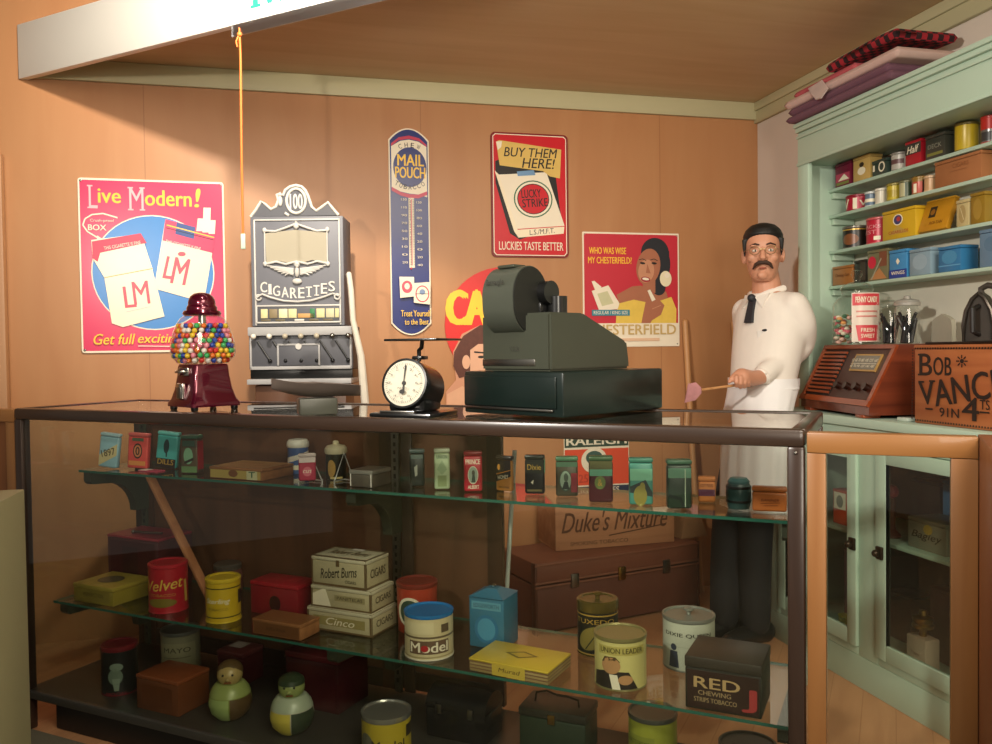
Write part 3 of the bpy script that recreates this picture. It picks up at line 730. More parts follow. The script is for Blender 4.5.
# display drum
dy, dz, dr = y0 + .022, bh + .195, .078
drum = [(dy + (dr - .012) * 1.0 * math.cos(a), dz + dr * math.sin(a) + (-.02 if math.sin(a) < 0 else .0)) for a in [2 * PI * k / 32 for k in range(32)]]
xd0, xd1 = xb0 + .050, xb0 + .160
m = MB(); sweep_x(m, drum, xd0, xd1, OLD, 0); A = Art(m, xd1 - xd0, .08, lambda x, y, z: Vector((x + (xd0 + xd1) / 2, dy - (dr - .012) - .001 - z, dz + y - .01)), (0, 0, 100, 60)); A.text('Burroughs', 14, 20, 72, 34, CHROME, .02, .3)
m.build('display_hood', g)
inner = [(dy + (q[0] - dy) * .97, dz + (q[1] - dz) * .97) for q in drum]
m = MB(); sweep_x(m, inner, xd1, xd1 + .004, mat('#171814', .5), 0); m.build('hood_side', g)
m = MB(); m.box(xd0 + .02, dy - .03, dz + dr - .004, xd1 - .03, dy + .02, dz + dr + .005, OL, .004); m.build('hood_cap', g)
m = MB(); m.cyl((xd1 + .004, dy + .05, dz + .01), (xd1 + .03, dy + .05, dz + .01), .03, BLK, 20); m.build('roller', g)
m = MB(); m.cyl((xb1 - .06, y0 + .10, bh + .150), (xb1 - .06, y0 + .10, bh + .195), .026, BLK, 24); m.box(xb1 - .1, y0 + .05, bh + .150, xb1 - .075, y0 + .09, bh + .18, BLK, .005); m.build('paper_roll_knob', g)
kb = MB()
for r_ in range(4):
    for c_ in range(7):
        yy = y0 + .165 + r_ * .036; zz = bh + .150 - (yy - y0 - .135) * (.075 / .19)
        kb.lathe([(.008, 0), (.0085, .008), (.006, .010)], PAPER if (r_ + c_) % 3 else BLK, 10, Matrix.Translation((xb0 + .04 + c_ * .027, yy, zz)))
kb.build('keypad', g)

# cigarette machine on its stand behind the counter
q0 = atY(300.5, 385, 3.60)
rm = -YAW + .012
g = thing('cigarette_machine', 'grey cigarette vending machine with silver eagle, mirror and ornate crest', 'vending machine', (q0.x, q0.y, 0), rm)
GREY = mat('#6f7077', .5, 0, .05, 14); SILV = mat('#ccc9c2', .4, 0, .05, 30); GREYD = mat('#55565c', .5, 0, .06); MG = mat('#aaa9a8', .45, 0, .05)
ub, ut, lb = 1.352, 1.812, 1.108
m = MB(); m.box(-.200, .012, ub, .188, .20, ut, GREY, .004)
m.box(-.186, .006, ub + .004, -.179, .013, ut - .012, SILV, .002); m.box(.168, .006, ub + .004, .175, .013, ut - .012, SILV, .002); m.box(-.186, .006, ut - .019, .175, .013, ut - .012, SILV, .002)
A = Art(m, .386, ut - ub, lambda x, y, z: Vector((x - .006, .012 - z, ub + y)), (62, 138, 345, 472), lift=.0008)
WS = mat('#d6d2c8', .4, 0, .05)
word = 'CIGARETTES'; wds = [20, 8, 21, 21, 20, 18, 18, 18, 18, 19]; gap_ = (229 - sum(wds)) / 9; xacc = 89
for i, ch in enumerate(word):
    c_ = abs(i - 4.5) / 4.5; yb = 388 - 20 * c_ ** 1.6; ht = 36 - 1 * c_
    ww = wds[i]; xx = xacc + ww / 2; xacc += ww + gap_
    A.text(ch, xx - ww / 2, yb - ht + 4, xx + ww / 2, yb, WS, .03)
    if ch in 'ITRE': A.rect(xx - (7 if ch in 'IT' else ww / 2 + 1), yb - 3, xx + (7 if ch in 'IT' else -ww / 2 + 6), yb, WS)
m.build('cabinet', g)
def tubes(mb, lists, r, mt):
    for l in lists: mb.tube(l, r, mt, 8)
P2 = lambda x, y, dy=.004: Vector(((x - 203.5) / 283 * .386 - .006, dy, ub + (472 - y) / 334 * (ut - ub)))
m = MB(); cl_ = [P2(78, 384), P2(95, 374), P2(120, 384), P2(160, 395), P2(203, 398), P2(245, 395), P2(285, 384), P2(312, 374), P2(330, 382)]
m.tube(cl_, .0045, SILV, 8)
for x in (84, 325): m.tube([P2(x + 8 * math.cos(a), 384 + 8 * math.sin(a)) for a in np.linspace(0, 5.5, 12)], .004, SILV, 8)
m.build('scroll_moulding', g)
m = MB(); mp = [P2(108, 190, .008), P2(150, 185, .008), P2(200, 180, .008), P2(250, 185, .008), P2(298, 190, .008), P2(296, 280, .008), P2(250, 272, .008), P2(200, 285, .008), P2(150, 274, .008), P2(110, 280, .008)]
mir = m; m.prism([(v.x, v.z) for v in mp][::-1], .005, .0118, mat('#a59c86', .45, 0, .10, 3)); mo = m.build('mirror', g, smooth=0)
m = MB(); m.tube([P2(104, 182), P2(140, 184), P2(170, 174), P2(203, 162), P2(236, 174), P2(266, 184), P2(300, 182)], .005, SILV); m.tube([P2(104, 284), P2(140, 276), P2(170, 284), P2(203, 276), P2(236, 284), P2(266, 276), P2(300, 284)], .005, SILV)
m.tube([P2(106, 182), P2(106, 284)], .003, SILV); m.tube([P2(297, 182), P2(297, 284)], .003, SILV)
for x, y in ((106, 180), (298, 180), (106, 282), (298, 284), (203, 168), (203, 284)): m.sphere(P2(x, y), .009 if x != 203 else .012, SILV, 12, 8, (1, .6, 1.2))
m.sphere(P2(203, 158), .006, SILV); m.build('mirror_frame', mo)
m = MB()
for s_ in (-1, 1):
    for k in range(6):
        m.tube([P2(203 + s_ * 10, 300 + k * 3), P2(203 + s_ * (45 - k * 4), 296 + k * 3), P2(203 + s_ * (92 - k * 11), 288 + k * 6)], [.006, .006, .002], SILV, 8)
m.sphere(P2(203, 308), .011, SILV, 12, 8, (.9, .7, 2.0)); m.sphere(P2(204, 291), .007, SILV); m.sphere(P2(203, 336), .017, SILV, 14, 8, (1.2, .5, .75)); m.build('eagle_emblem', g)
m = MB(); crest = [(62, 138), (78, 118), (95, 92), (108, 100), (125, 116), (140, 108), (148, 88), (144, 72), (155, 68), (163, 74), (170, 58), (185, 48), (203, 44), (220, 48), (232, 60), (240, 78), (250, 110), (264, 122), (285, 108), (300, 97), (312, 112), (332, 136)]
m.prism([(P2(x, y).x, P2(x, y).z) for x, y in crest], .016, .034, GREYD)
m.tube([P2(x, y, .016) for x, y in crest], .0062, WS, 8)
m.tube([P2(203 + 29 * math.cos(a), 92 + 37 * math.sin(a), .013) for a in np.linspace(0, 2 * PI, 28, endpoint=False)], .0062, WS, 8, closed=True)
m.tube([P2(168, 128, .014), P2(180, 136, .014)], .006, WS); m.sphere(P2(154, 92, .014), .017, WS, 12, 8, (.6, .5, 1.3)); m.sphere(P2(154, 72, .014), .009, WS)
A = Art(m, .386, ut - ub, lambda x, y, z: Vector((x - .006, .0145 - z, ub + y)), (62, 138, 345, 472)); A.text('100', 184, 70, 222, 116, WS, .02)
m.build('crest', g)
# pack window
m = MB(); m.box(-.180, .004, ub + .012, .172, .012, ub + .088, GREYD, .003)
for z_ in (ub + .012, ub + .082): m.box(-.182, .001, z_, .174, .010, z_ + .007, SILV, .002)
for x_ in (-.182, .168): m.box(x_, .001, ub + .012, x_ + .007, .010, ub + .088, SILV, .002)
PKY = mat('#d9cf9a', .5, 0, .15, 60)
for k, (x_, w_, c_) in enumerate([(-.160, .028, PKY), (-.125, .034, mat('#8a7a5a')), (-.085, .036, mat('#e4dcae')), (-.045, .034, mat('#d8cf9c')), (-.006, .07, mat('#c79a5e')), (.045, .02, mat('#2f7a4a')), (.072, .034, PKY), (.112, .034, mat('#cfc7a2')), (.150, .016, PKY)]):
    m.box(x_, .0005, ub + .034, x_ + w_, .005, ub + (.072 if k != 4 else .052), c_, .001)
for x_ in (-.14, -.08, -.0, .06, .12): m.box(x_ - .02, .0008, ub + .021, x_ + .02, .005, ub + .029, mat('#6a6048') if x_ else WS, .001)
m.build('pack_window', g)
# lower body
m = MB(); m.box(-.214, .006, lb + .062, .220, .21, ub - .002, GREYD, .003); m.box(-.214, -.012, ub - .040, .222, .02, ub - .003, MG, .004)
m.box(-.210, .0, lb + .062, -.202, .01, ub - .04, MG, .002); m.box(.208, .0, lb + .062, .216, .01, ub - .04, MG, .002); m.box(-.210, .0, lb + .062, .216, .01, lb + .076, MG, .002)
m.build('lower_case', g)
m = MB(); m.box(-.095, -.002, lb + .078, .085, .006, lb + .168, GREYD, .002)
for b in ((-.095, lb + .078, -.087, lb + .170), (.077, lb + .078, .085, lb + .170), (-.095, lb + .162, .085, lb + .170)): m.box(b[0], -.006, b[1], b[2], .004, b[3], MG, .002)
m.lathe([(.013, 0), (.013, .004)], SILV, 20, Matrix.Translation((-.004, -.003, lb + .158)) @ Matrix.Rotation(PI / 2, 4, 'X')); m.build('service_door', g)
for k in range(7):
    x_ = -.186 + k * .0655
    mb = MB(); mb.cyl((x_, .006, ub - .045), (x_, -.020, ub - .045), .005, STEEL, 10); mb.sphere((x_, -.026, ub - .043), .0115, mat('#e6dfcf', .3) if k < 2 else (mat('#b8ae98', .35) if k < 5 else STEEL), 14, 10)
    rod = MB(); mb.build('pull_knob', g)
    if k < 6:
        rod.cyl((x_ + .008, .003, ub - .062), (x_ + .060, .003, lb + .100), .0042, BLACK, 8); rod.sphere((x_ + .060, .001, lb + .098), .009, BLACK, 10, 8); rod.build('slot_rod', g)
m = MB(); m.box(-.214, .02, lb + .024, .216, .2, lb + .061, BLACK, .002); m.box(-.216, -.03, lb + .001, .218, .2, lb + .023, MG, .003); m.build('vend_tray', g)
# stand under it, hidden for the most part by the counter
m = MB(); m.box(-.19, .0, 0, .19, .21, 1.105, PANEL, .004)
tag(m.build('machine_stand', loc=(q0.x, q0.y, 0), rz=rm), 'brown wooden stand under the grey cigarette machine behind the counter', 'stand')
# white hose hanging at the machine's side
hp = [atY(349, 274, 3.51), atY(351, 290, 3.50), atY(353, 320, 3.50), atY(357, 338, 3.49), atY(361, 356, 3.49), atY(363, 380, 3.49), atY(366, 412, 3.49), atY(365, 470, 3.50)]
m = MB(); m.tube([hp[0] + Vector((0, .08, .0)), *hp], [.009, .011, .012, .012, .013, .015, .017, .017, .017], mat('#d8d0c0', .6, 0, .1, 30), 10)
tag(m.build('white_hose'), 'white hose hanging down the right side of the cigarette machine', 'hose')
m = MB(); hk = case(.84, .2, CT + .003); m.tube([hk, case(.9, .25, CT + .003), case(.96, .33, CT + .003), case(1.02, .42, CT + .003)], .0025, BLACK, 8)
tag(m.build('power_cord'), 'thin black cord lying on the counter beside the gumball machine', 'cord')

# ================================================================== behind the counter
# broom handle leaning on the wall, second pole behind the person
pt = atY(685, 322, 3.925); pb = Vector((pt.x + .035, 3.84, .004))
POLEW = wood('pole_wood', '#b07c4c', '#cf9a66', 'Z', 10, .5)
m = MB(); m.cyl(pb, pt, .015, POLEW, 14); m.sphere(pt, .015, POLEW, 12, 8)
tag(m.build('wooden_pole'), 'wooden pole leaning on the wall left of the person', 'pole')
pt = atY(733, 322, 3.925); pb = Vector((pt.x + .03, 3.78, .004))
m = MB(); m.cyl(pb, pt, .012, POLEW, 14)
tag(m.build('wooden_pole'), 'wooden pole standing against the wall directly behind the person', 'pole')
# white stick seen through the case's open back
a_, b_ = case(case_u(514, .55), .55, 0), case(case_u(494, .57), .57, 0)
q = atZ(503, 560, .55)
m = MB(); pt = Vector((a_.x, a_.y, .93)); pb = Vector((b_.x, b_.y, .004)); m.cyl(pb, pt, .007, mat('#cfd6cc', .4), 12)
tag(m.build('white_stick'), 'thin white stick leaning at the back edge of the counter, left of the trunk', 'stick')
# trunk and crate
tr = math.radians(12.4)
tp = atZ(535.5, 564, .315); tl, td = .885, .34
tc_ = Vector((tp.x, tp.y, 0)) + Vector((math.cos(tr), math.sin(tr), 0)) * tl / 2 + Vector((-math.sin(tr), math.cos(tr), 0)) * td / 2
TRK = mat('#6b4030', .55, 0, .18, 14, .15); TRL = mat('#7c4c38', .55, 0, .15, 14, .1)
g = thing('steamer_trunk', 'reddish brown flat-topped trunk on the floor behind the counter', 'trunk', tc_, tr)
m = MB(); m.box(-tl / 2, -td / 2, .01, tl / 2, td / 2, .215, TRK, .006); m.build('chest', g)
m = MB(); m.box(-tl / 2 - .003, -td / 2 - .004, .219, tl / 2 + .003, td / 2, .315, TRL, .01); m.build('lid', g)
for z_ in (.205, .222, .300):
    mb = MB(); mb.box(-tl / 2 - .006, -td / 2 - .008, z_, tl / 2 + .006, -td / 2 + .0, z_ + .009, mat('#8a5a44', .5, .1), .002); mb.build('edging', g)
for x_ in (-.25, 0, .25):
    mb = MB(); mb.box(x_ - .02, -td / 2 - .014, .19, x_ + .02, -td / 2 - .004, .25, BRASS if x_ == 0 else STEEL, .003); mb.build('latch' if x_ == 0 else 'hasp', g)
for x_ in (-tl / 2, tl / 2):
    mb = MB(); mb.box(x_ - .006, -td / 2 - .006, .0, x_ + .006, -td / 2 + .03, .315, mat('#5a3424', .5), .003); mb.build('corner_strip', g)
cl, cd, ch = .60, .24, .205
cp_ = atZ(554, 551, .316) ; cr_ = math.radians(2)
g = thing('wooden_crate', 'pale wooden tobacco crate with script lettering on top of the trunk', 'crate', (cp_.x + cl / 2, cp_.y + cd / 2 + .01, .3165), cr_)
m = MB()
m.box(-cl / 2, -cd / 2, 0, cl / 2, cd / 2, .012, CRATE); m.box(-cl / 2, -cd / 2, .012, -cl / 2 + .014, cd / 2, ch, CRATE, .002); m.box(cl / 2 - .014, -cd / 2, .012, cl / 2, cd / 2, ch, CRATE, .002)
m.box(-cl / 2 + .014, cd / 2 - .01, .012, cl / 2 - .014, cd / 2, ch, CRATE); m.build('box', g)
m = MB(); m.box(-cl / 2, -cd / 2 - .010, 0, cl / 2, -cd / 2 - .0005, ch, CRATE, .002)
A = Art(m, cl, ch, front(cd + .02), (0, 0, 100, 34)); CI = mat('#5f3d28', .6)
A.text("Duke's Mixture", 5, 5, 94, 21, CI, .01, .35); A.line([(44, 25), (70, 22), (93, 19)], .9, CI); A.text('SMOKING TOBACCO', 12, 28, 60, 31, CI)
m.build('front_board', g)
m = MB(); m.prism([(0, 0), (.16, 0), (.12, .09), (.02, .10)], -.05, .05, mat('#a9825c', .7, 0, .15, 20))
tag(m.build('paper_bundle', loc=(cp_.x + cl + .05, cp_.y + .10, .3165), rz=.2), 'folded tan paper bundle on the trunk right of the crate', 'bundle')

# ================================================================== the person behind the counter
g = thing('person', 'person with moustache and round glasses in white shirt and apron, holding a swatter', 'person', (1.837, 3.16, 0))
ORG = Vector((1.837, 3.16, 0))
fx = Vector((-.976, -.226, 0)).normalized(); lx = Vector((-fx.y, fx.x, 0))      # facing, and his left
SKIN = mat('#c98f72', .5, 0, .05, 30); SHIRT = mat('#e6ddd2', .75, 0, .03, 30); APRON = mat('#e9e6e4', .75, 0, .03, 20)
TROU = mat('#17171a', .8, 0, .15, 40); HAIRM = mat('#161412', .55, 0, .25, 120); STACHE = mat('#3a2417', .6, 0, .3, 150)
def rings(mb, secs, mt, fdir=fx, ldir=lx, n=28, pw=2.3):
    # secs: (centre, half width across, half depth); vertical stacks of super-ellipses
    vs = []; fs = []
    for c, a, b in secs:
        for i in range(n):
            t_ = 2 * PI * i / n; co, si = math.cos(t_), math.sin(t_)
            k = (abs(co) ** pw + abs(si) ** pw) ** (-1 / pw)
            vs.append(Vector(c) + ldir * (a * co * k) + fdir * (b * si * k))
    for j in range(len(secs) - 1):
        for i in range(n):
            q, r_ = j * n + i, j * n + (i + 1) % n; fs.append((q, r_, r_ + n, q + n))
    fs += [tuple(range(n - 1, -1, -1)), tuple(range((len(secs) - 1) * n, len(secs) * n))]
    return mb.add(vs, fs, mt)
def limb(mb, pts, rad, mt, n=18, sub=6):
    P = [Vector(p) for p in pts]; out = []; rr = []
    for i in range(len(P) - 1):
        a, b, c, d = P[max(i - 1, 0)], P[i], P[i + 1], P[min(i + 2, len(P) - 1)]
        for k in range(sub):
            t_ = k / sub
            out.append(.5 * ((2 * b) + (c - a) * t_ + (2 * a - 5 * b + 4 * c - d) * t_ * t_ + (3 * b - a - 3 * c + d) * t_ ** 3)); rr.append(rad[i] + (rad[i + 1] - rad[i]) * t_)
    out.append(P[-1]); rr.append(rad[-1])
    mb.tube(out, rr, mt, n); mb.sphere(P[0], rad[0], mt, 16, 10); mb.sphere(P[-1], rad[-1], mt, 16, 10)
L3 = lambda v: Vector(v) - ORG
neckb = L3(atY(768, 290, 3.14)); chest = L3(atY(770, 330, 3.14)); waist = L3(atY(763, 378, 3.10)); hip = L3(atY(756, 415, 3.055))
shL = neckb + lx * .155 + Vector((.012, 0, -.062)); shR = neckb - lx * .15 + Vector((0, 0, -.085))
elL = L3(atY(800, 345, 3.06)); wrL = L3(atY(761, 377, 2.97)); 
elR = shR + Vector((0, 0, -.27)) - lx * .03 - fx * .06; wrR = elR + Vector((0, 0, -.22)) + fx * .05 - lx * .02
headc = L3(atY(763, 254, 3.13))
hf = Vector((-.53, -.85, 0)).normalized(); hl = Vector((-hf.y, hf.x, 0))      # where the head looks, and its left
hipz = .93
kneeL = Vector((.012, -.0, .50)) + lx * .058; kneeR = Vector((.0, .0, .50)) - lx * .062 + fx * .02
ankL = Vector((.012, .01, .09)) + lx * .06; ankR = Vector((.0, .0, .09)) - lx * .065 + fx * .05
hpL = Vector((hip.x, hip.y, .88)) + lx * .058; hpR = Vector((hip.x, hip.y, .88)) - lx * .06
def head_ring(z, a, b, off=0.): return (headc + Vector((0, 0, z)) + hf * off, a, b)
m = MB()
rings(m, [head_ring(-.118, .030, .034, .030), head_ring(-.105, .044, .050, .025), head_ring(-.080, .056, .070, .012), head_ring(-.045, .064, .083, .004), head_ring(0, .070, .092, -.002), head_ring(.04, .073, .096, -.006), head_ring(.08, .068, .088, -.010), head_ring(.105, .050, .064, -.010), head_ring(.12, .020, .028, -.010)], SKIN, hf, hl, 32, 2.1)
F3 = lambda x, y, z: headc + hl * x + hf * y + Vector((0, 0, z))               # a point on the face: left, forward, up
m.tube([F3(0, .085, .016), F3(0, .098, -.008), F3(0, .106, -.026), F3(0, .094, -.034)], [.008, .010, .0135, .010], SKIN, 10)
for s_ in (-1, 1):
    m.sphere(F3(s_ * .011, .092, -.030), .0085, SKIN, 10, 8); m.sphere(F3(s_ * .077, -.002, -.008), .020, SKIN, 12, 8, (.45, .8, 1.6)); m.sphere(F3(s_ * .030, .078, .026), .016, SKIN, 12, 8, (1.4, .8, .5)); m.sphere(F3(s_ * .042, .060, -.022), .020, SKIN, 12, 8)
m.sphere(F3(0, .076, -.094), .020, SKIN, 12, 8, (1.2, .8, .9)); m.sphere(F3(0, .084, -.066), .012, SKIN, 10, 8, (2.0, .7, .6))
limb(m, [headc + Vector((0, 0, -.06)) - hf * .015, headc * .45 + neckb * .55 + Vector((0, 0, -.02)), neckb + Vector((0, 0, -.05))], [.056, .055, .068], SKIN)
body = [(hip + Vector((0, 0, -.06)), .140, .080), (hip, .145, .085), (waist, .135, .090), (waist * .5 + chest * .5, .145, .095), (chest, .155, .100), (chest * .4 + neckb * .6 + Vector((0, 0, -.03)), .15, .088), (neckb + Vector((0, 0, -.035)), .10, .065), (neckb, .06, .058)]
rings(m, body, SKIN)
limb(m, [shL - lx * .03, elL, wrL], [.040, .036, .029], SKIN); limb(m, [shR + lx * .03, elR, wrR], [.040, .036, .029], SKIN)
limb(m, [hpL, kneeL, ankL], [.085, .058, .040], SKIN); limb(m, [hpR, kneeR, ankR], [.085, .058, .040], SKIN)
for a_ in (ankL, ankR): limb(m, [a_ + Vector((0, 0, -.04)) - fx * .04, a_ + Vector((0, 0, -.058)) + fx * .12], [.030, .026], SKIN)
# left hand closed round the stick
hd = (L3(atY(736, 385, 2.94)) - wrL); hand = wrL + hd * 1.0; hdn = hd.normalized()
sw0 = L3(atY(760, 382, 2.955)); sw1 = L3(atY(701, 390, 2.92)); sdir = (sw1 - sw0).normalized()
upv = Vector((0, 0, 1)); tocam = (-(Vector(ORG) + hand)); tocam.z = 0; tocam.normalize()
hc = L3(atY(742, 383, 2.935)) + Vector((0, 0, .012)); toc = tocam
limb(m, [wrL, wrL * .55 + hc * .45, hc + upv * .010], [.029, .031, .036], SKIN)
m.sphere(hc + upv * .006 - sdir * .012, .036, SKIN, 16, 10, (1.15, .75, .85))
m2 = m
fing = []
for k in range(4):
    base = hc + sdir * (.026 - .019 * k) + upv * (.018 - .003 * k) + toc * .018
    ln = (.9, 1.0, .95, .8)[k]
    chn = [base - toc * .012, base + toc * .012 * ln + upv * -.004, base + toc * .016 * ln - upv * .026 * ln, base + toc * .002 - upv * .042 * ln, base - toc * .012 - upv * .040 * ln]
    m.tube(chn, [.0098, .0098, .0092, .0085, .0075], SKIN, 10); m.sphere(chn[-1], .0075, SKIN, 10, 8); m.sphere(chn[1], .0098, SKIN, 10, 8); m.sphere(chn[2], .0090, SKIN, 10, 8)
th = [hc + upv * .022 - toc * .006 + sdir * .008, hc + upv * .026 + sdir * .030 - toc * .004, hc + upv * .012 + sdir * .048 + toc * .006, hc + upv * .000 + sdir * .058 + toc * .010]
m.tube(th, [.012, .011, .010, .008], SKIN, 10); m.sphere(th[-1], .008, SKIN, 10, 8)
# right hand, relaxed at his side behind the apron
rh = wrR + Vector((0, 0, -.05)) + fx * .01
limb(m, [wrR, rh], [.028, .034], SKIN)
for k in range(4):
    b = rh + fx * (.030 - .019 * k) + Vector((0, 0, -.03)); m.tube([b, b + Vector((0, 0, -.03)), b + Vector((0, 0, -.055)) + lx * .008, b + Vector((0, 0, -.072 + .004 * abs(k - 1))) + lx * .02], [.009, .009, .0085, .007], SKIN, 10)
m.tube([rh + fx * .03, rh + fx * .05 + Vector((0, 0, -.03)), rh + fx * .05 + Vector((0, 0, -.055)) + lx * .01], [.011, .010, .008], SKIN, 10)
remesh(m, .0038, 'body', SKIN, g, 3)
# eyes, brows, lips
for s_ in (-1, 1):
    mb = MB(); mb.sphere(F3(s_ * .030, .0765, .006), .0115, mat('#d8cfc0', .4), 16, 10, (1.15, 1, .62)); mb.sphere(F3(s_ * .030, .0825, .006), .0062, mat('#3a2a1c', .3), 12, 8, (1, 1, .9)); mb.build('eye', g)
    mb = MB(); mb.tube([F3(s_ * .014, .094, .028), F3(s_ * .030, .094, .033), F3(s_ * .050, .082, .027)], [.003, .004, .002], STACHE, 8); mb.build('eyebrow', g)
m = MB(); m.sphere(F3(0, .0935, -.066), .006, mat('#a8604e', .5), 12, 8, (3.0, .7, .7)); m.build('lips', g)
m = MB()
for s_ in (-1, 1): m.tube([F3(0, .101, -.044), F3(s_ * .014, .101, -.044), F3(s_ * .028, .095, -.052), F3(s_ * .039, .087, -.070)], [.007, .0085, .0075, .003], STACHE, 10)
m.build('moustache', g)
# hair
m = MB(); rings(m, [head_ring(-.052, .050, .040, -.050), head_ring(-.02, .072, .064, -.034), head_ring(.02, .079, .080, -.026), head_ring(.055, .081, .090, -.018), head_ring(.078, .080, .097, -.012), head_ring(.10, .070, .086, -.010), head_ring(.118, .050, .062, -.010), head_ring(.128, .020, .028, -.010)], HAIRM, hf, hl, 32, 2.1)
for s_ in (-1, 1): m.tube([F3(s_ * .073, .034, .06), F3(s_ * .074, .030, .02), F3(s_ * .072, .026, -.012)], [.011, .007, .003], HAIRM, 10)
remesh(m, .004, 'hair', HAIRM, g, 3)
# glasses
m = MB(); GR = mat('#9a8a60', .3, .9)
for s_ in (-1, 1):
    cx, cz = s_ * .031, .004
    m.tube([F3(cx + .0195 * math.cos(a), .107 - .0, cz + .0175 * math.sin(a)) for a in np.linspace(0, 2 * PI, 24, endpoint=False)], .0013, GR, 6, closed=True)
    m.tube([F3(s_ * .050, .107, .008), F3(s_ * .072, .07, .008), F3(s_ * .077, .0, .004)], .0012, GR, 6)
m.tube([F3(-.0115, .107, .007), F3(0, .110, .011), F3(.0115, .107, .007)], .0013, GR, 6); m.build('glasses', g)
# shirt
m = MB()
sh = [(waist + Vector((0, 0, -.05)), .150, .100), (waist, .150, .103), (waist * .5 + chest * .5, .160, .112), (chest, .170, .117), (chest * .4 + neckb * .6 + Vector((0, 0, -.03)), .165, .100), (neckb + Vector((0, 0, -.050)), .125, .082), (neckb + Vector((0, 0, -.012)), .072, .068)]
rings(m, sh, SHIRT)
limb(m, [neckb + Vector((0, 0, -.06)), shL - lx * .035 + Vector((0, 0, -.004))], [.060, .050], SHIRT); limb(m, [neckb + Vector((0, 0, -.06)), shR + lx * .03], [.060, .050], SHIRT)
limb(m, [shL - lx * .025 + Vector((0, 0, -.012)), shL * .5 + elL * .5 + lx * .008, elL, elL * .55 + wrL * .45 + Vector((0, 0, -.006)), wrL * .93 + elL * .07], [.058, .060, .056, .051, .040], SHIRT)
limb(m, [shR + lx * .02, elR, wrR * .9 + elR * .1], [.060, .054, .040], SHIRT)
so = remesh(m, .006, 'shirt', SHIRT, g, 22)
m = MB()                                                             # collar and cuff
col = []
for s_ in (-1, 1):
    pts = [neckb + Vector((0, 0, .004)) - fx * .070, neckb + lx * s_ * .064 - fx * .02 + Vector((0, 0, .002)), neckb + lx * s_ * .050 + fx * .050 + Vector((0, 0, -.018)), neckb + lx * s_ * .012 + fx * .078 + Vector((0, 0, -.032))]
    m.tube(pts, [.013, .015, .014, .009], SHIRT, 10)
    m.add([pts[3] + fx * .008, pts[2] + fx * .012 + lx * s_ * .02, pts[3] + lx * s_ * .045 + fx * .012 + Vector((0, 0, -.045)), pts[3] + fx * .0, pts[2] + lx * s_ * .015, pts[3] + lx * s_ * .045 + Vector((0, 0, -.045))], [(0, 1, 2), (3, 5, 4), (0, 3, 4, 1), (1, 4, 5, 2), (2, 5, 3, 0)], SHIRT)
m.build('collar', so)
m = MB(); cdir = (wrL - elL).normalized(); m.tube([wrL - cdir * .055, wrL - cdir * .02, wrL - cdir * .005], [.044, .042, .038], SHIRT, 18); m.sphere(wrL - cdir * .03 + toc * .042, .005, mat('#cfc8ba', .3), 10, 8); m.build('cuff', so)
# tie
m = MB(); t0 = neckb + fx * .092 + Vector((0, 0, -.035)); t1 = chest + fx * .126 + Vector((0, 0, .030)); TIE = mat('#26282e', .6)
m.add([t0 + lx * -.014, t0 + lx * .014, t1 + lx * .021, t1 - lx * .021, t0 + lx * -.014 - fx * .02, t0 + lx * .014 - fx * .02, t1 + lx * .021 - fx * .02, t1 - lx * .021 - fx * .02], [(0, 1, 2, 3), (7, 6, 5, 4), (0, 4, 5, 1), (1, 5, 6, 2), (2, 6, 7, 3), (3, 7, 4, 0)], TIE)
m.sphere(t0, .017, TIE, 12, 8); m.build('tie', g)
# pocket with its dark edge
m = MB(); pk = chest + lx * .080 + fx * .104 + Vector((0, 0, -.005)); pn = (fx * .85 + lx * .5).normalized(); px_ = Vector((-pn.y, pn.x, 0))
m.add([pk + px_ * a * .032 + Vector((0, 0, b)) + pn * c for c in (-.03, .004) for a, b in ((-1, -.075), (1, -.075), (1, 0), (-1, 0))], [(3, 2, 1, 0), (4, 5, 6, 7), (0, 1, 5, 4), (1, 2, 6, 5), (2, 3, 7, 6), (3, 0, 4, 7)], mat('#d9d2ca', .75))
m.sphere(pk + Vector((0, 0, .002)) + pn * .0, .016, TIE, 12, 8, (1.0, .6, .35)); m.build('shirt_pocket', so)
# trousers, shoes
m = MB()
rings(m, [(hip + Vector((0, 0, -.12)), .140, .090), (hip, .145, .084), (waist + Vector((0, 0, -.055)), .154, .104), (waist + Vector((0, 0, -.035)), .153, .105)], TROU)
limb(m, [hpL, kneeL, ankL + Vector((0, 0, .0))], [.080, .072, .060], TROU); limb(m, [hpR, kneeR, ankR], [.080, .072, .060], TROU)
remesh(m, .008, 'trousers', TROU, g, 5)
for a_ in (ankL, ankR):
    mb = MB(); limb(mb, [a_ + Vector((0, 0, -.045)) - fx * .05, a_ + Vector((0, 0, -.048)) + fx * .03, a_ + Vector((0, 0, -.058)) + fx * .14], [.045, .043, .034], BLACK)
    zmin = min(v[2] for v in mb.v); mb.v = [(v[0], v[1], max(v[2], .001)) for v in mb.v]; mb.build('shoe', g)
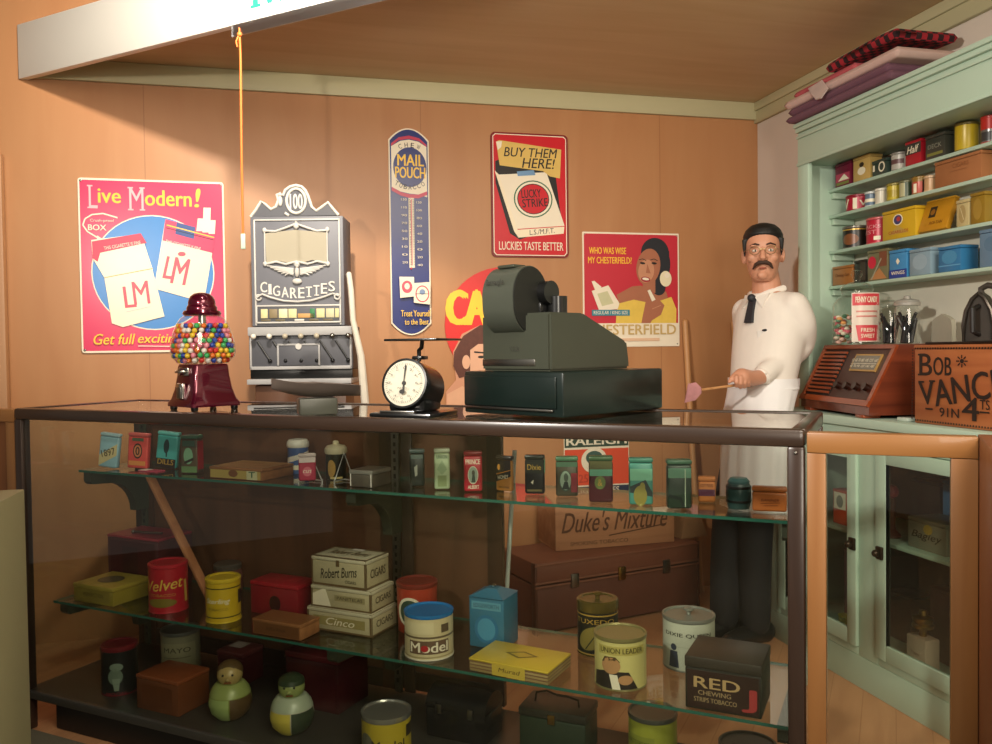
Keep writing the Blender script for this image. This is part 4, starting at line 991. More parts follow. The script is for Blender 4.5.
# apron: bib and skirt wrapped round the front
def wrap(mb, secs, a0, a1, th, mt, n=30, pw=2.3):
    vs = []; fs = []
    for c, a, b in secs:
        for i in range(n + 1):
            t_ = math.radians(a0 + (a1 - a0) * i / n); co, si = math.cos(t_), math.sin(t_); k = (abs(co) ** pw + abs(si) ** pw) ** (-1 / pw)
            d_ = lx * (a * co * k) + fx * (b * si * k); nn = (lx * co + fx * si)
            f_ = .004 * math.sin(i * 1.9) * (1 if c.z < waist.z - .1 else 0)
            vs += [Vector(c) + d_ + nn * (th + f_), Vector(c) + d_ + nn * f_]
    w_ = 2 * (n + 1)
    for j in range(len(secs) - 1):
        for i in range(n):
            q = j * w_ + 2 * i
            fs += [(q, q + 2, q + 2 + w_, q + w_), (q + 1, q + 1 + w_, q + 3 + w_, q + 3)]
        q = j * w_; fs += [(q, q + w_, q + w_ + 1, q + 1)]; q = j * w_ + 2 * n; fs += [(q, q + 1, q + w_ + 1, q + w_)]
    for i in range(n):
        fs += [(2 * i, 2 * i + 1, 2 * i + 3, 2 * i + 2)]; q = (len(secs) - 1) * w_ + 2 * i; fs += [(q, q + 2, q + 3, q + 1)]
    return mb.add(vs, fs, mt)
m = MB(); bot = Vector((hip.x - .01, hip.y, .585))
wrap(m, [(bot, .155, .102), (bot * .5 + hip * .5, .157, .102), (hip, .155, .086), (waist + Vector((0, 0, -.03)), .156, .106), (waist, .155, .108)], -32, 200, .004, APRON)
ap = m.build('apron', g, smooth=60)
m = MB(); bl = [waist + Vector((0, 0, -.04)) + lx * (.160 * math.cos(a)) + fx * (.112 * math.sin(a)) for a in np.linspace(math.radians(-20), math.radians(200), 24)]
m.tube(bl, .007, APRON, 8); m.build('apron_string', ap)
# the fly swatter he holds
sA, sB = ORG + sw0, ORG + sw1
s = thing('fly_swatter', 'fly swatter with wooden handle and pink mesh head in the person\'s hand', 'swatter', sA)
m = MB(); m.cyl((0, 0, 0), sB - sA, .0055, POLEW, 12); m.build('handle', s)
m = MB(); e_ = sB - sA; PKM = mat('#c58a8e', .6, 0, .2, 60); dd = (sB - sA).normalized(); uu = Vector((0, 0, 1)) - dd * dd.z; uu.normalize(); nn = dd.cross(uu)
hp_ = [e_ + uu * .010, e_ + dd * .022 + uu * .032, e_ + dd * .055 + uu * .030, e_ + dd * .078 - uu * .040, e_ + dd * .03 - uu * .036, e_ - uu * .012]
m.add([v + nn * .002 for v in hp_] + [v - nn * .002 for v in hp_], [tuple(range(6)), tuple(range(11, 5, -1))] + [(i, i + 6, (i + 1) % 6 + 6, (i + 1) % 6) for i in range(6)], PKM); m.build('head', s)

# ================================================================== goods
def label_lines(A, m, *rows):
    for r in rows: A.text(*r[:5], m, *(r[5:] if len(r) > 5 else ()))
def tin_box(name, label, cat, loc, rz, w, d, h, body, lid=None, lidh=.0, art=None, top=None, side=None, bev=.003, group=None, lidname='lid'):
    g = thing(name, label, cat, loc, rz, group)
    m = MB(); bh_ = h - lidh
    m.box(-w / 2, -d / 2, 0, w / 2, d / 2, bh_ - (.0004 if lidh else 0), body, bev)
    if art and not (lidh and lidh > .5 * h): art(Art(m, w, h, front(d), (0, 0, 100, 100)))
    if side: side(Art(m, d, h, rightside(w), (0, 0, 100, 100)))
    if top and not lidh: top(Art(m, w, d, topface(h, d), (0, 0, 100, 100)))
    m.build('body', g)
    if lidh:
        m = MB(); m.box(-w / 2 - .0012, -d / 2 - .0012, bh_, w / 2 + .0012, d / 2 + .0012, h, lid or body, bev)
        if top: top(Art(m, w, d, topface(h, d), (0, 0, 100, 100)))
        m.build(lidname, g)
    return g
def can(name, label, loc, rz, r, h, body, lidm=None, lidh=.012, art=None, taper=1., knob=False, cat='tin can', recess=False, group=None, rim=None):
    g = thing(name, label, cat, loc, rz, group)
    m = MB(); bh_ = h - lidh; rim = rim or lidm or body
    m.lathe([(r * .96, 0), (r, .003), (r, bh_ - .001)] if taper == 1. else [(r * taper * .97, 0), (r * taper, .003), (r, bh_ - .001)], body, 40)
    m.lathe([(r + .0012, 0), (r + .0015, .002), (r + .0012, .004)], rim, 40) if taper == 1. else None
    if art: art(Art(m, 2 * PI * r * .5, bh_, around(r), (0, 0, 100, 100), wrap=r))
    m.build('body', g)
    m = MB()
    if recess: m.lathe([(r + .001, bh_), (r + .002, bh_ + lidh * .4), (r + .0015, h), (r - .003, h), (r - .006, h - .004), (0, h - .004)], lidm or body, 40)
    else: m.lathe([(r + .001, bh_), (r + .0018, bh_ + .002), (r + .0015, h - .003), (r - .003, h), (r - .012, h - .0005), (r - .014, h - .003), (0, h - .003)], lidm or body, 40)
    if knob: m.lathe([(.006, h - .003), (.006, h + .006), (.013, h + .009), (.013, h + .013), (.006, h + .016), (0, h + .016)], lidm or body, 20)
    m.build('lid', g)
    return g
def on(px_, v, z): return case(case_u(px_, v), v, z)
TEXTL = mat('#e8dfc4', .45, 0, .05); TEXTD = mat('#2a2218', .5); GOLD = mat('#c8a24a', .35, .4, .1); RED2 = mat('#a91f26', .35, 0, .1, 14)
def M_(h, r=.35, mt=.05, n=.12): return mat(h, r, mt, n, 16)
LP = LEN
# ---- upper glass shelf: pocket tins and packets in a row
def pocket(label, px_, v, w, h, d, body, art, lid=None, rz=None, tilt=0., cat='tobacco tin', z=SH1, top='lid', name='pocket_tin'):
    p = on(px_, v, z + .0022)
    g = thing(name, label, cat, p, facing(p) if rz is None else rz)
    M = Matrix.Rotation(math.radians(tilt), 4, 'Y')
    m = MB(); lh = .012; M = Matrix.Translation((0, 0, w / 2 * abs(math.sin(math.radians(tilt))))) @ M; fr_ = front(d)
    m.box(-w / 2, -d / 2, 0, w / 2, d / 2, h - lh - .0003, body, .006, M, 3)
    if art: art(Art(m, w * .94, h - lh, lambda x, y, z: M @ fr_(x, y, z), (0, 0, 100, 100)))
    m.build('body', g)
    m = MB(); m.box(-w / 2 - .0006, -d / 2 - .0006, h - lh, w / 2 + .0006, d / 2 + .0006, h, lid or body, .004, M, 2); m.build(top, g)
    return g
def a_blue(A): A.poly([(2, 62), (98, 20), (98, 58), (2, 96)], M_('#c9b98a')); A.text('1897', 12, 40, 88, 62, M_('#4a3a20'), .02, 0, .3)
pocket('pale blue pocket tin with a tan band, first on the upper shelf', 107, .27, .072, .122, .022, M_('#8fb6c4'), a_blue, M_('#a9c8d2'), ANG + .3, 7)
def a_red(A): A.ell(50, 45, 24, 24, TEXTD); A.ell(50, 45, 19, 19, M_('#c87a50')); A.text('0', 40, 32, 60, 58, TEXTD, .03); A.rect(20, 4, 80, 14, M_('#5a6a50')); A.rect(6, 76, 94, 90, M_('#d88a4a'))
pocket('coral red pocket tin with a dark round emblem beside the pale blue one', 137, .30, .074, .124, .024, M_('#d8504a'), a_red, M_('#e06a66'), ANG + .35, 4)
def a_teal(A): A.rect(0, 72, 100, 100, M_('#2a1c16')); A.text('DILLS', 10, 74, 90, 90, GOLD, .03); A.ell(48, 34, 14, 22, M_('#1d3a3c')); A.line([(48, 20), (52, 66)], 7, M_('#1d3a3c'))
pocket('turquoise pocket tin with a dark pipe picture and brown foot', 165, .34, .076, .126, .024, M_('#4fb0ae'), a_teal, M_('#6cc4c0'), ANG + .35, 7)
def a_grn(A): A.ell(46, 50, 30, 24, M_('#7fae8c')); A.rect(10, 6, 90, 22, M_('#4a6a5a')); A.rect(0, 80, 100, 98, M_('#6a8a5a')); A.poly([(20, 66), (80, 54), (80, 62), (20, 74)], TEXTD)
g = pocket('dark green tobacco tin with red side next to the flat cigar box', 191, .30, .062, .128, .038, M_('#5a4a38'), a_grn, M_('#5c8a74'), ANG + .2)
m = MB(); m.box(.0312, -.016, .012, .0322, .016, .108, M_('#a02028'), 0); m.build('side_label', g)
p = on(150, .285, SH1 + .0006); m = MB(); m.box(-.045, -.018, 0, .045, .018, .003, M_('#d0506a')); m.box(-.045, -.018, .003, -.01, .018, .0034, WHITE); m.build('card_flat', None)
o = bpy.data.objects['card_flat']; o.name = 'price_card'; o.location = p; o.rotation_euler[2] = ANG; tag(o, 'small red and white card lying flat before the red and turquoise tins', 'card')
def cig_front(A): A.rect(2, 8, 98, 92, M_('#b39a52')); A.ell(46, 50, 9, 30, M_('#7a4a28')); A.rect(72, 10, 92, 94, M_('#c8c49a')); A.text('T', 76, 28, 88, 76, M_('#2a5a40'), .03)
def cig_top(A): A.rect(2, 3, 98, 97, M_('#b98a5a')); A.rect(10, 12, 60, 40, M_('#a87a4a')); A.line([(10, 60), (90, 60)], 2, M_('#8a5a34'))
tin_box('cigar_box', 'flat open-grained cigar box with yellow front label on the upper shelf', 'cigar box', case(.725, .315, SH1 + .0006), ANG, .215, .155, .038, CIGWOOD, CIGWOOD, .010, cig_front, cig_top)
def label_card(A): pass
g = thing('tobacco_jar', 'blue tin jar with white domed lid behind the small red packet', 'jar', on(297, .43, SH1 + .0006), facing(on(297, .43, 0)))
m = MB(); m.lathe([(.032, 0), (.034, .003), (.034, .086)], M_('#4a66a0'), 32); A = Art(m, .10, .086, around(.034), (0, 0, 100, 100), wrap=.034); A.poly([(0, 40), (100, 10), (100, 30), (0, 60)], WHITE); A.rect(30, 66, 70, 84, TEXTL); m.build('body', g)
m = MB(); m.lathe([(.035, .0865), (.037, .092), (.036, .104), (.030, .112), (.012, .1145), (0, .1145)], M_('#d9d4c8'), 32); m.build('lid', g)
def easel(label, px_, v, w=.07):
    p = on(px_, v, SH1 + .0006); m = MB(); WR = mat('#d8d8d4', .3, .6)
    m.tube([(-w / 2, -.03, .003), (-w / 2, .01, .003), (0, .045, .004), (w / 2, .01, .003), (w / 2, -.03, .003)], .0022, WR, 8)
    m.tube([(-w / 2, -.03, .003), (-w / 2, -.032, .014)], .0022, WR, 8); m.tube([(w / 2, -.03, .003), (w / 2, -.032, .014)], .0022, WR, 8)
    m.tube([(-w / 2, .01, .003), (0, .02, .09), (w / 2, .01, .003)], .0022, WR, 8)
    o = m.build('wire_stand', None, loc=p, rz=facing(p)); return tag(o, label, 'display stand')
easel('white wire stand holding the red packet before the blue jar', 309, .272)
def a_pk(A): A.rect(0, 0, 100, 22, M_('#d9c8c4')); A.ell(50, 60, 28, 20, M_('#c86070')); A.text('CUT', 24, 54, 76, 66, TEXTL, .02)
pocket('small crimson packet standing on a wire stand by the blue jar', 306, .262, .052, .085, .016, M_('#a82440', .6), a_pk, M_('#c9b8b4'), None, 0, 'tobacco packet', SH1 + .006, 'flap', 'tobacco_packet')
g = thing('tobacco_jar', 'dark jar with cream frilled lid and knob behind a wire stand', 'jar', on(335, .37, SH1 + .0006), facing(on(335, .37, 0)))
m = MB(); m.lathe([(.030, 0), (.032, .003), (.032, .080)], M_('#26281e'), 32); A = Art(m, .10, .08, around(.032), (0, 0, 100, 100), wrap=.032); A.ell(34, 55, 14, 34, M_('#b08a4a')); A.ell(66, 50, 16, 34, M_('#1a1a18')); A.rect(30, 88, 70, 96, M_('#c8b478')); m.build('body', g)
m = MB(); m.lathe([(.033, .0805), (.036, .086), (.035, .098), (.028, .106), (.012, .109), (.009, .112), (.010, .117), (.006, .121), (0, .122)], M_('#cfc4a4'), 32); m.build('lid', g)
easel('white wire stand standing in front of the cream lidded jar', 343, .31, .06)
def a_sil(A): A.rect(4, 6, 96, 14, WHITE); A.rect(4, 6, 8, 96, WHITE); A.rect(92, 6, 96, 96, WHITE)
tin_box('metal_box', 'small grey metal box with white edges on the upper shelf', 'tin box', on(369, .305, SH1 + .0006), ANG, .082, .10, .050, M_('#6a6258', .35, .4), M_('#a8a49c', .3, .5), .012, a_sil)
def a_dk(A): A.poly([(28, 42), (52, 34), (52, 66), (36, 70)], M_('#b8bcae')); A.rect(8, 4, 92, 16, M_('#5a6a64'))
pocket('narrow black-green pocket tin left of the pale green one', 416, .33, .044, .110, .026, M_('#1f2a28'), a_dk, M_('#4a5a58'))
def a_pg(A): A.poly([(50, 20), (85, 45), (50, 60), (15, 45)], M_('#8aa07a')); A.rect(20, 62, 80, 92, M_('#7a8a5c')); A.text('UNION', 14, 6, 86, 16, M_('#4a6a4a'), .02)
pocket('pale green pocket tin standing left of the bright red one', 441, .31, .045, .118, .024, M_('#a3b48e'), a_pg, M_('#c4cfb4'))
def a_r2(A): A.text('PRINCE', 8, 10, 92, 24, TEXTL, .02); A.text('ALBERT', 20, 82, 84, 92, TEXTL, .02); A.ell(50, 54, 30, 25, TEXTL); A.ell(50, 54, 27, 23, M_('#9fb0a0')); A.ell(52, 48, 9, 8, M_('#4a4a40')); A.poly([(40, 74), (64, 74), (60, 54), (46, 54)], M_('#3a4a40'))
pocket('bright red pocket tin with white oval portrait, centre of the upper shelf', 472, .31, .052, .114, .026, M_('#b01c30'), a_r2, M_('#8f1c28'))
def a_or(A): A.poly([(0, 0), (100, 0), (100, 30), (0, 44)], M_('#231a10')); A.poly([(0, 48), (100, 32), (100, 52), (0, 70)], M_('#191510')); A.text('HONEY', 14, 48, 84, 60, TEXTL, .02, 0, .12); A.ell(20, 22, 8, 10, M_('#c98a34')); A.rect(20, 84, 90, 90, M_('#8a5a20'))
pocket('orange and black tobacco packet next to the white stick', 504, .345, .050, .100, .020, M_('#b87a2c'), a_or, M_('#2a2016'), -YAW - .5, 0, 'tobacco packet', SH1, 'flap', 'tobacco_packet')
def a_d2(A): A.rect(0, 0, 100, 40, M_('#2a2a1c')); A.text('Dixie', 12, 14, 86, 30, GOLD, .02); A.poly([(30, 66), (46, 58), (42, 72)], TEXTL); A.rect(10, 86, 90, 92, M_('#6a5c34'))
g = pocket('black packet with gold script and green edge, right of the orange one', 534, .335, .054, .108, .026, M_('#201d16'), a_d2, M_('#2a2a1c'), -YAW - .15, 0, 'tobacco packet', SH1, 'flap', 'tobacco_packet')
m = MB(); m.box(.0272, -.011, .058, .0282, .011, .098, M_('#5c9a74'), 0); m.build('tax_stamp', g)
def a_gr(A): A.ell(44, 56, 30, 30, M_('#3a4a3c')); A.ell(44, 55, 26, 27, M_('#93a893')); A.ell(46, 46, 11, 12, M_('#4e5a4c')); A.poly([(26, 80), (62, 80), (54, 58), (38, 58)], M_('#26302a')); A.rect(0, 2, 100, 16, M_('#4a6a50')); A.rect(70, 34, 100, 88, M_('#8f2a30'))
pocket('olive tin with bearded portrait in a pale oval, in front of the orange poster', 566, .335, .060, .108, .030, M_('#4a4430'), a_gr, M_('#4f7a58'))
def a_mar(A): A.rect(0, 0, 100, 20, M_('#55542e')); A.rect(0, 20, 100, 36, M_('#5f9a7e')); A.ell(46, 52, 24, 16, M_('#6a7a3c')); A.text('&', 36, 44, 56, 60, GOLD)
pocket('maroon tobacco packet with green stamp band in front of the orange poster', 600, .285, .062, .120, .034, M_('#4a1a1c'), a_mar, M_('#3f5a38'), -YAW - .1, 0, 'tobacco packet', SH1, 'flap', 'tobacco_packet')
def a_t2(A): A.rect(0, 14, 100, 42, M_('#79b89a')); A.poly([(0, 56), (70, 40), (100, 70), (100, 80), (0, 70)], M_('#26322e')); A.ell(46, 78, 30, 24, M_('#8a8038')); A.ell(56, 58, 12, 12, M_('#8a8038'))
pocket('sea green packet with a yellow bird shape, right of the maroon one', 640, .285, .060, .120, .030, M_('#4d8f80'), a_t2, M_('#3f7a68'), -YAW - .1, 0, 'tobacco packet', SH1, 'flap', 'tobacco_packet')
def a_dg(A): A.rect(0, 8, 100, 30, M_('#58826a')); A.line([(74, 10), (74, 96)], 4, M_('#a8b8a0')); A.poly([(0, 66), (60, 74), (70, 96), (60, 96), (50, 80), (0, 74)], M_('#16201a'))
pocket('tall dark green packet near the right end of the upper shelf', 678, .27, .060, .122, .032, M_('#2c3a2e'), a_dg, M_('#3a5a44'), -YAW - .05, 0, 'tobacco packet', SH1, 'flap', 'tobacco_packet')
def a_op(A): A.rect(0, 38, 100, 70, M_('#5a2440')); A.text('CUT PLUG', 12, 12, 88, 26, M_('#7a3a18'), .02)
pocket('small orange packet with a purple band, left of the dark barrel', 706, .38, .044, .066, .022, M_('#c8793c', .6), a_op, None, -YAW - .2, 0, 'tobacco packet', SH1, 'flap', 'tobacco_packet')
p = on(738, .33, SH1 + .0006); g = thing('small_barrel', 'small dark teal barrel-shaped box near the right end of the upper shelf', 'box', p, facing(p))
m = MB(); m.lathe([(.026, 0), (.030, .02), (.031, .038), (.030, .056), (.026, .062)], M_('#26403f'), 28); m.build('body', g)
m = MB(); m.lathe([(.0265, .0625), (.027, .068), (.020, .076), (0, .078)], M_('#35595a'), 28); m.build('lid', g)
m = MB(); m.lathe([(.0305, .016), (.0312, .019), (.0308, .022)], BLACK, 28); m.lathe([(.0305, .050), (.0312, .053), (.0302, .057)], BLACK, 28); m.build('hoop', g)
def a_ot(A): A.text('BANNER', 24, 34, 80, 48, M_('#6a2f14'), .02, .2); A.line([(22, 58), (84, 52)], 3, M_('#6a2f14')); A.line([(30, 70), (76, 66)], 3, M_('#6a2f14'))
pocket('wide orange-brown tin at the right end of the upper shelf', 769, .31, .080, .060, .028, M_('#b5642e'), a_ot, M_('#b5642e'))
# ---- lower glass shelf
z2 = SH2 + .0006
def box_at(px_corner, v0, w, d, shift=0.):           # centre of a counter-aligned box from its near right corner
    u = case_u(px_corner, v0); return case(u - w / 2 + shift, v0 + d / 2, z2)
def a_olv(A): A.rect(8, 20, 92, 84, M_('#8a7a2e')); A.text('PERFECTOS', 26, 42, 76, 62, M_('#54481a'), .02)
def t_olv(A): A.ell(46, 50, 24, 26, M_('#3a3628')); A.ell(46, 50, 20, 21, M_('#5a5440'))
tin_box('cigar_tin', 'olive yellow flat box with dark oval on its lid, far left of the lower shelf', 'tin box', box_at(108, .13, .19, .16), ANG, .19, .16, .062, M_('#8f7f2c'), M_('#a4923a'), .014, a_olv, t_olv)
mb_ = box_at(154, .30, .25, .16)
g = tin_box('storage_box', 'dark maroon box at the back of the lower shelf behind the olive box', 'box', mb_, ANG, .25, .155, .190, M_('#4a2023'), M_('#8c2433'), .010, lambda A: (A.rect(6, 10, 94, 94, M_('#42191c')), A.rect(30, 20, 60, 94, M_('#331416'))), lambda A: A.rect(4, 6, 96, 94, M_('#8a2030')))
a_, b_ = case(case_u(130, .34), .34, z2 + .1975), case(case_u(159, .36), .36, z2 + .1975)
m = MB(); m.cyl(a_, b_, .0045, STEEL, 12); m.sphere(a_, .0075, STEEL, 10, 8); tag(m.build('metal_rod'), 'thin metal rod lying on top of the maroon box', 'rod')
u1, u2 = case_u(148, .287), case_u(207, .287)
m = MB(); a_ = case(u1, .287, SH1 - .018); b_ = case(u2, .287, z2 + .012)
T_ = Matrix.Translation(b_) @ (a_ - b_).to_track_quat('Z', 'Y').to_matrix().to_4x4(); m.box(-.016, -.006, 0, .016, .006, (a_ - b_).length, wood('slat_pine', '#9a6040', '#b98058', 'Z', 9, .5), .002, T_)
tag(m.build('wooden_stick'), 'flat wooden stick leaning diagonally inside the case behind the red can', 'slat')
def script_can(A, t, y0, y1, c=TEXTL, sh=.3, rot=.1): A.text(t, 14, y0, 80, y1, c, .02, sh, rot)
def a_vel(A): script_can(A, 'Velvet', 24, 48, M_('#d8b04a')); A.ell(42, 76, 26, 10, M_('#7a6a24')); A.text('TOBACCO', 22, 56, 66, 62, GOLD); A.poly([(82, 30), (88, 30), (92, 80), (84, 80)], M_('#c8a24a'))
can('tobacco_can', 'red can with yellow script beside the olive yellow box', on(164, .195, z2), facing(on(164, .195, 0)) - .15, .061, .156, M_('#ac1c2a'), M_('#b32634'), .012, a_vel, cat='tin can')
g = thing('glass_jar', 'small brown jar with grey lid behind the yellow can', 'jar', on(224, .42, z2)); 
m = MB(); m.lathe([(.048, 0), (.052, .006), (.052, .070), (.044, .082)], M_('#6a4038', .25), 32); m.build('body', g)
m = MB(); m.lathe([(.046, .0825), (.047, .086), (.047, .098), (.042, .102), (0, .103)], M_('#6a625a', .3, .5), 32); m.build('lid', g)
def a_yc(A): A.rect(0, 12, 100, 15, M_('#4a4018')); A.rect(0, 84, 100, 87, M_('#4a4018')); A.text('Sterling', 14, 38, 62, 54, TEXTL, .02, .3); A.text('TOBACCO', 20, 62, 58, 68, M_('#6a5a1c')); A.rect(80, 22, 100, 56, M_('#23241e'))
can('tobacco_can', 'bright yellow can left of the red box on the lower shelf', on(219, .185, z2), facing(on(219, .185, 0)), .053, .136, M_('#c9a81e'), M_('#d2b42c'), .012, a_yc, knob=False)
tin_box('tea_box', 'red box with a round dark mark behind the brown wooden box', 'box', box_at(294, .27, .19, .10), ANG, .19, .10, .104, M_('#8a1a24'), M_('#a8202c'), .014, lambda A: A.ell(52, 62, 12, 24, M_('#3a0e12')), lambda A: A.rect(60, 20, 80, 60, M_('#c03038')))
tin_box('wooden_box', 'low brown wooden box in front of the red box', 'box', box_at(296, .115, .178, .09), ANG, .178, .09, .046, CIGWOOD, CIGWOOD, .010, lambda A: (A.rect(3, 10, 97, 92, M_('#6f4526')), A.text('HAVANA', 30, 40, 70, 66, M_('#4a2c16'), .02)), lambda A: A.rect(3, 5, 97, 95, M_('#8a5a34')))
# pile of three pale cigar boxes
CB = M_('#b5aa86', .45); CBL = M_('#c9c1a4', .45); EDG = M_('#6a5438')
def frame(A): 
    for r in ((0, 0, 100, 8), (0, 92, 100, 100), (0, 0, 3, 100), (97, 0, 100, 100)): A.rect(*r, EDG)
def a_b1(A): frame(A); A.text('Robert Burns', 16, 34, 84, 68, TEXTD, .01, .35, .12); A.text('CIGARS', 62, 74, 82, 84, TEXTD); A.rect(46, 8, 52, 30, EDG)
def a_b2(A): frame(A); A.poly([(3, 40), (24, 8), (34, 92), (3, 92)], TEXTL); A.rect(40, 36, 90, 62, M_('#a0946c')); A.text('PANETELAS', 44, 42, 86, 56, TEXTD)
def a_b3(A): frame(A); A.rect(10, 34, 90, 74, M_('#9a8c58')); A.text('Cinco', 30, 38, 74, 70, TEXTL, .02, .3)
def s_b(A): frame(A); A.text('CIGARS', 18, 36, 84, 66, M_('#4a3a24'), .02)
def t_b(A): frame(A); A.text('Robert Burns', 14, 30, 86, 64, M_('#6a5a40'), .01, .3); A.rect(40, 6, 60, 20, WHITE)
ub3 = case_u(363.5, .20)
tin_box('cigar_box', 'cream cigar box at the bottom of the stack of three', 'cigar box', case(ub3 - .115, .288, z2), ANG, .232, .135, .067, CB, CBL, .012, a_b3, None, s_b)
tin_box('cigar_box', 'cream cigar box in the middle of the stack of three', 'cigar box', case(ub3 - .115 + .002, .290, z2 + .0675), ANG + .01, .215, .125, .065, CB, CBL, .012, a_b2, None, s_b)
tin_box('cigar_box', 'cream cigar box with dark script, topmost of the stack of three', 'cigar box', case(ub3 - .120, .290, z2 + .133), ANG - .01, .198, .120, .087, CB, CBL, .012, a_b1, t_b, s_b)
def a_rc(A): A.ell(44, 50, 22, 32, TEXTL); A.ell(44, 50, 17, 26, M_('#3a5040')); A.ell(46, 46, 7, 10, TEXTL)
can('tobacco_can', 'red can with a pale oval, behind the cream can with blue lid', on(414, .345, z2), facing(on(414, .345, 0)) - .2, .061, .148, M_('#a83a26'), M_('#7a2a20'), .014, a_rc, taper=.94)
def a_cc(A): A.rect(0, 42, 100, 47, M_('#6a5a44')); A.rect(22, 52, 78, 84, M_('#6a5240')); A.text('Model', 24, 56, 76, 80, TEXTL, .04); A.ell(44, 70, 5, 8, RED2); A.rect(10, 8, 56, 36, M_('#d8cba0')); A.rect(66, 14, 78, 34, M_('#5a4a3a')); A.rect(0, 90, 100, 93, M_('#a89a70'))
can('tobacco_can', 'cream can with bright blue lid at the front of the lower shelf', on(425.5, .185, z2), facing(on(425.5, .185, 0)), .067, .122, M_('#cfc095'), M_('#1f6fae', .2), .010, a_cc, recess=True, rim=M_('#d8d0b8'))
p = box_at(501, .275, .108, .098); g = thing('tea_caddy', 'blue square tin with pyramid top and knob on the lower shelf', 'tin', p, ANG)
BLU = M_('#37708c', .3, .1); m = MB(); m.box(-.054, -.049, 0, .054, .049, .142, BLU, .004); A = Art(m, .108, .142, front(.098), (0, 0, 100, 100)); A.ell(50, 62, 34, 28, M_('#2f6f96')); A.ell(50, 62, 26, 22, M_('#4a8fae')); A.rect(8, 8, 92, 24, M_('#5a94a8')); A.text('EDGEWORTH', 14, 12, 86, 20, M_('#24506a'), .02); m.build('body', g)
m = MB(); sq(m, [(.054, .1425), (.050, .144), (.020, .158), (.018, .160)], BLU, .004); m.lathe([(.005, .159), (.008, .164), (.008, .167), (.004, .170), (0, .170)], CHROME, 16); m.build('lid', g)
def t_yf(A): A.poly([(30, 48), (50, 30), (72, 44), (52, 66)], M_('#7a6a24')); A.poly([(36, 48), (50, 36), (66, 45), (52, 60)], M_('#bda53a'))
def a_yf(A): 
    for y in (20, 44, 68): A.rect(0, y, 100, y + 8, M_('#7a5a40'))
    A.rect(30, 4, 72, 98, M_('#c8ad44')); A.text('Murad', 38, 34, 66, 66, M_('#6a5424'), .02, .2)
def s_yf(A):
    for y in (20, 44, 68): A.rect(0, y, 100, y + 8, M_('#7a5a40'))
tin_box('cigar_box', 'flat yellow box with a diamond on the lid beside the black and gold can', 'cigar box', box_at(545, .108, .215, .145), ANG - .05, .225, .145, .034, M_('#a08a5a'), M_('#cdb13c'), .006, a_yf, t_yf, s_yf)
def a_bk(A): A.rect(0, 4, 100, 7, GOLD); A.text('TUXEDO', 10, 14, 78, 25, GOLD, .02); A.ell(40, 58, 20, 30, M_('#8a7a3a'), rot=.5); A.line([(30, 84), (54, 34)], 2, M_('#2a2a1a')); A.rect(0, 93, 100, 96, GOLD)
can('tobacco_can', 'black and gold can with knobbed lid, behind the portrait can', on(595.5, .385, z2), facing(on(595.5, .385, 0)), .056, .148, M_('#1c1a14'), M_('#6a5a2a', .25, .5), .030, a_bk, knob=True)
def a_pt(A): A.rect(20, 8, 84, 26, M_('#b4a75a')); A.text('UNION LEADER', 24, 11, 80, 22, M_('#4a3f1c'), .02); A.poly([(12, 96), (14, 66), (34, 58), (60, 60), (72, 96)], M_('#2c2620')); A.ell(38, 48, 12, 17, M_('#b88a5c')); A.poly([(26, 42), (30, 30), (44, 29), (50, 40), (40, 36)], M_('#5a4428')); A.poly([(36, 66), (46, 66), (50, 96), (40, 96)], TEXTL); A.ell(56, 76, 9, 10, M_('#b88a5c'))
can('tobacco_can', 'pale yellow can with a man in dark coat pictured on it', on(618, .20, z2), facing(on(618, .20, 0)), .064, .128, M_('#cdc27a'), M_('#8f8656', .3, .4), .010, a_pt, recess=True)
def a_wh(A): A.text('DIXIE QUEEN', 18, 20, 80, 29, TEXTD, .02); A.rect(0, 48, 100, 49, M_('#a8ac9a')); A.poly([(24, 92), (26, 58), (36, 58), (38, 92)], M_('#3a4050')); A.ell(31, 50, 4, 7, M_('#3a4050')); A.poly([(58, 78), (60, 52), (72, 52), (74, 78)], RED2); A.ell(66, 42, 8, 8, M_('#2a3a6a'))
can('tobacco_can', 'white can with two small standing figures, behind the dark box', on(687, .385, z2), facing(on(687, .385, 0)), .067, .135, M_('#c4c6b2'), M_('#8f9086', .3, .4), .010, a_wh, recess=True, knob=True)
def a_rj(A): A.rect(4, 8, 96, 96, M_('#33201a')); A.text('RED', 10, 18, 74, 46, M_('#b89a6a'), .05); A.text('J', 78, 34, 96, 92, M_('#a83a3a'), .06); A.text('CHEWING', 16, 52, 62, 64, M_('#a8906a'), .03); A.text('STRIPS TOBACCO', 10, 70, 70, 82, M_('#a8906a'), .03)
tin_box('tobacco_tin', 'big dark rectangular tin with red initial at the right of the lower shelf', 'tin box', box_at(760, .115, .17, .15), ANG, .17, .15, .122, M_('#28281f'), M_('#3c352c', .4, .2), .026, None, None)
g = bpy.context.scene.objects[[o.name for o in C.objects if o.get('label', '').startswith('big dark rect')][0]]
m = MB(); m.box(-.080, -.0768, .006, .080, -.0752, .092, M_('#33201a')); a_rj(Art(m, .16, .088, lambda x, y, z: Vector((x, -.0769 - z, y + .005)), (0, 0, 100, 100))); m.build('front_label', g)
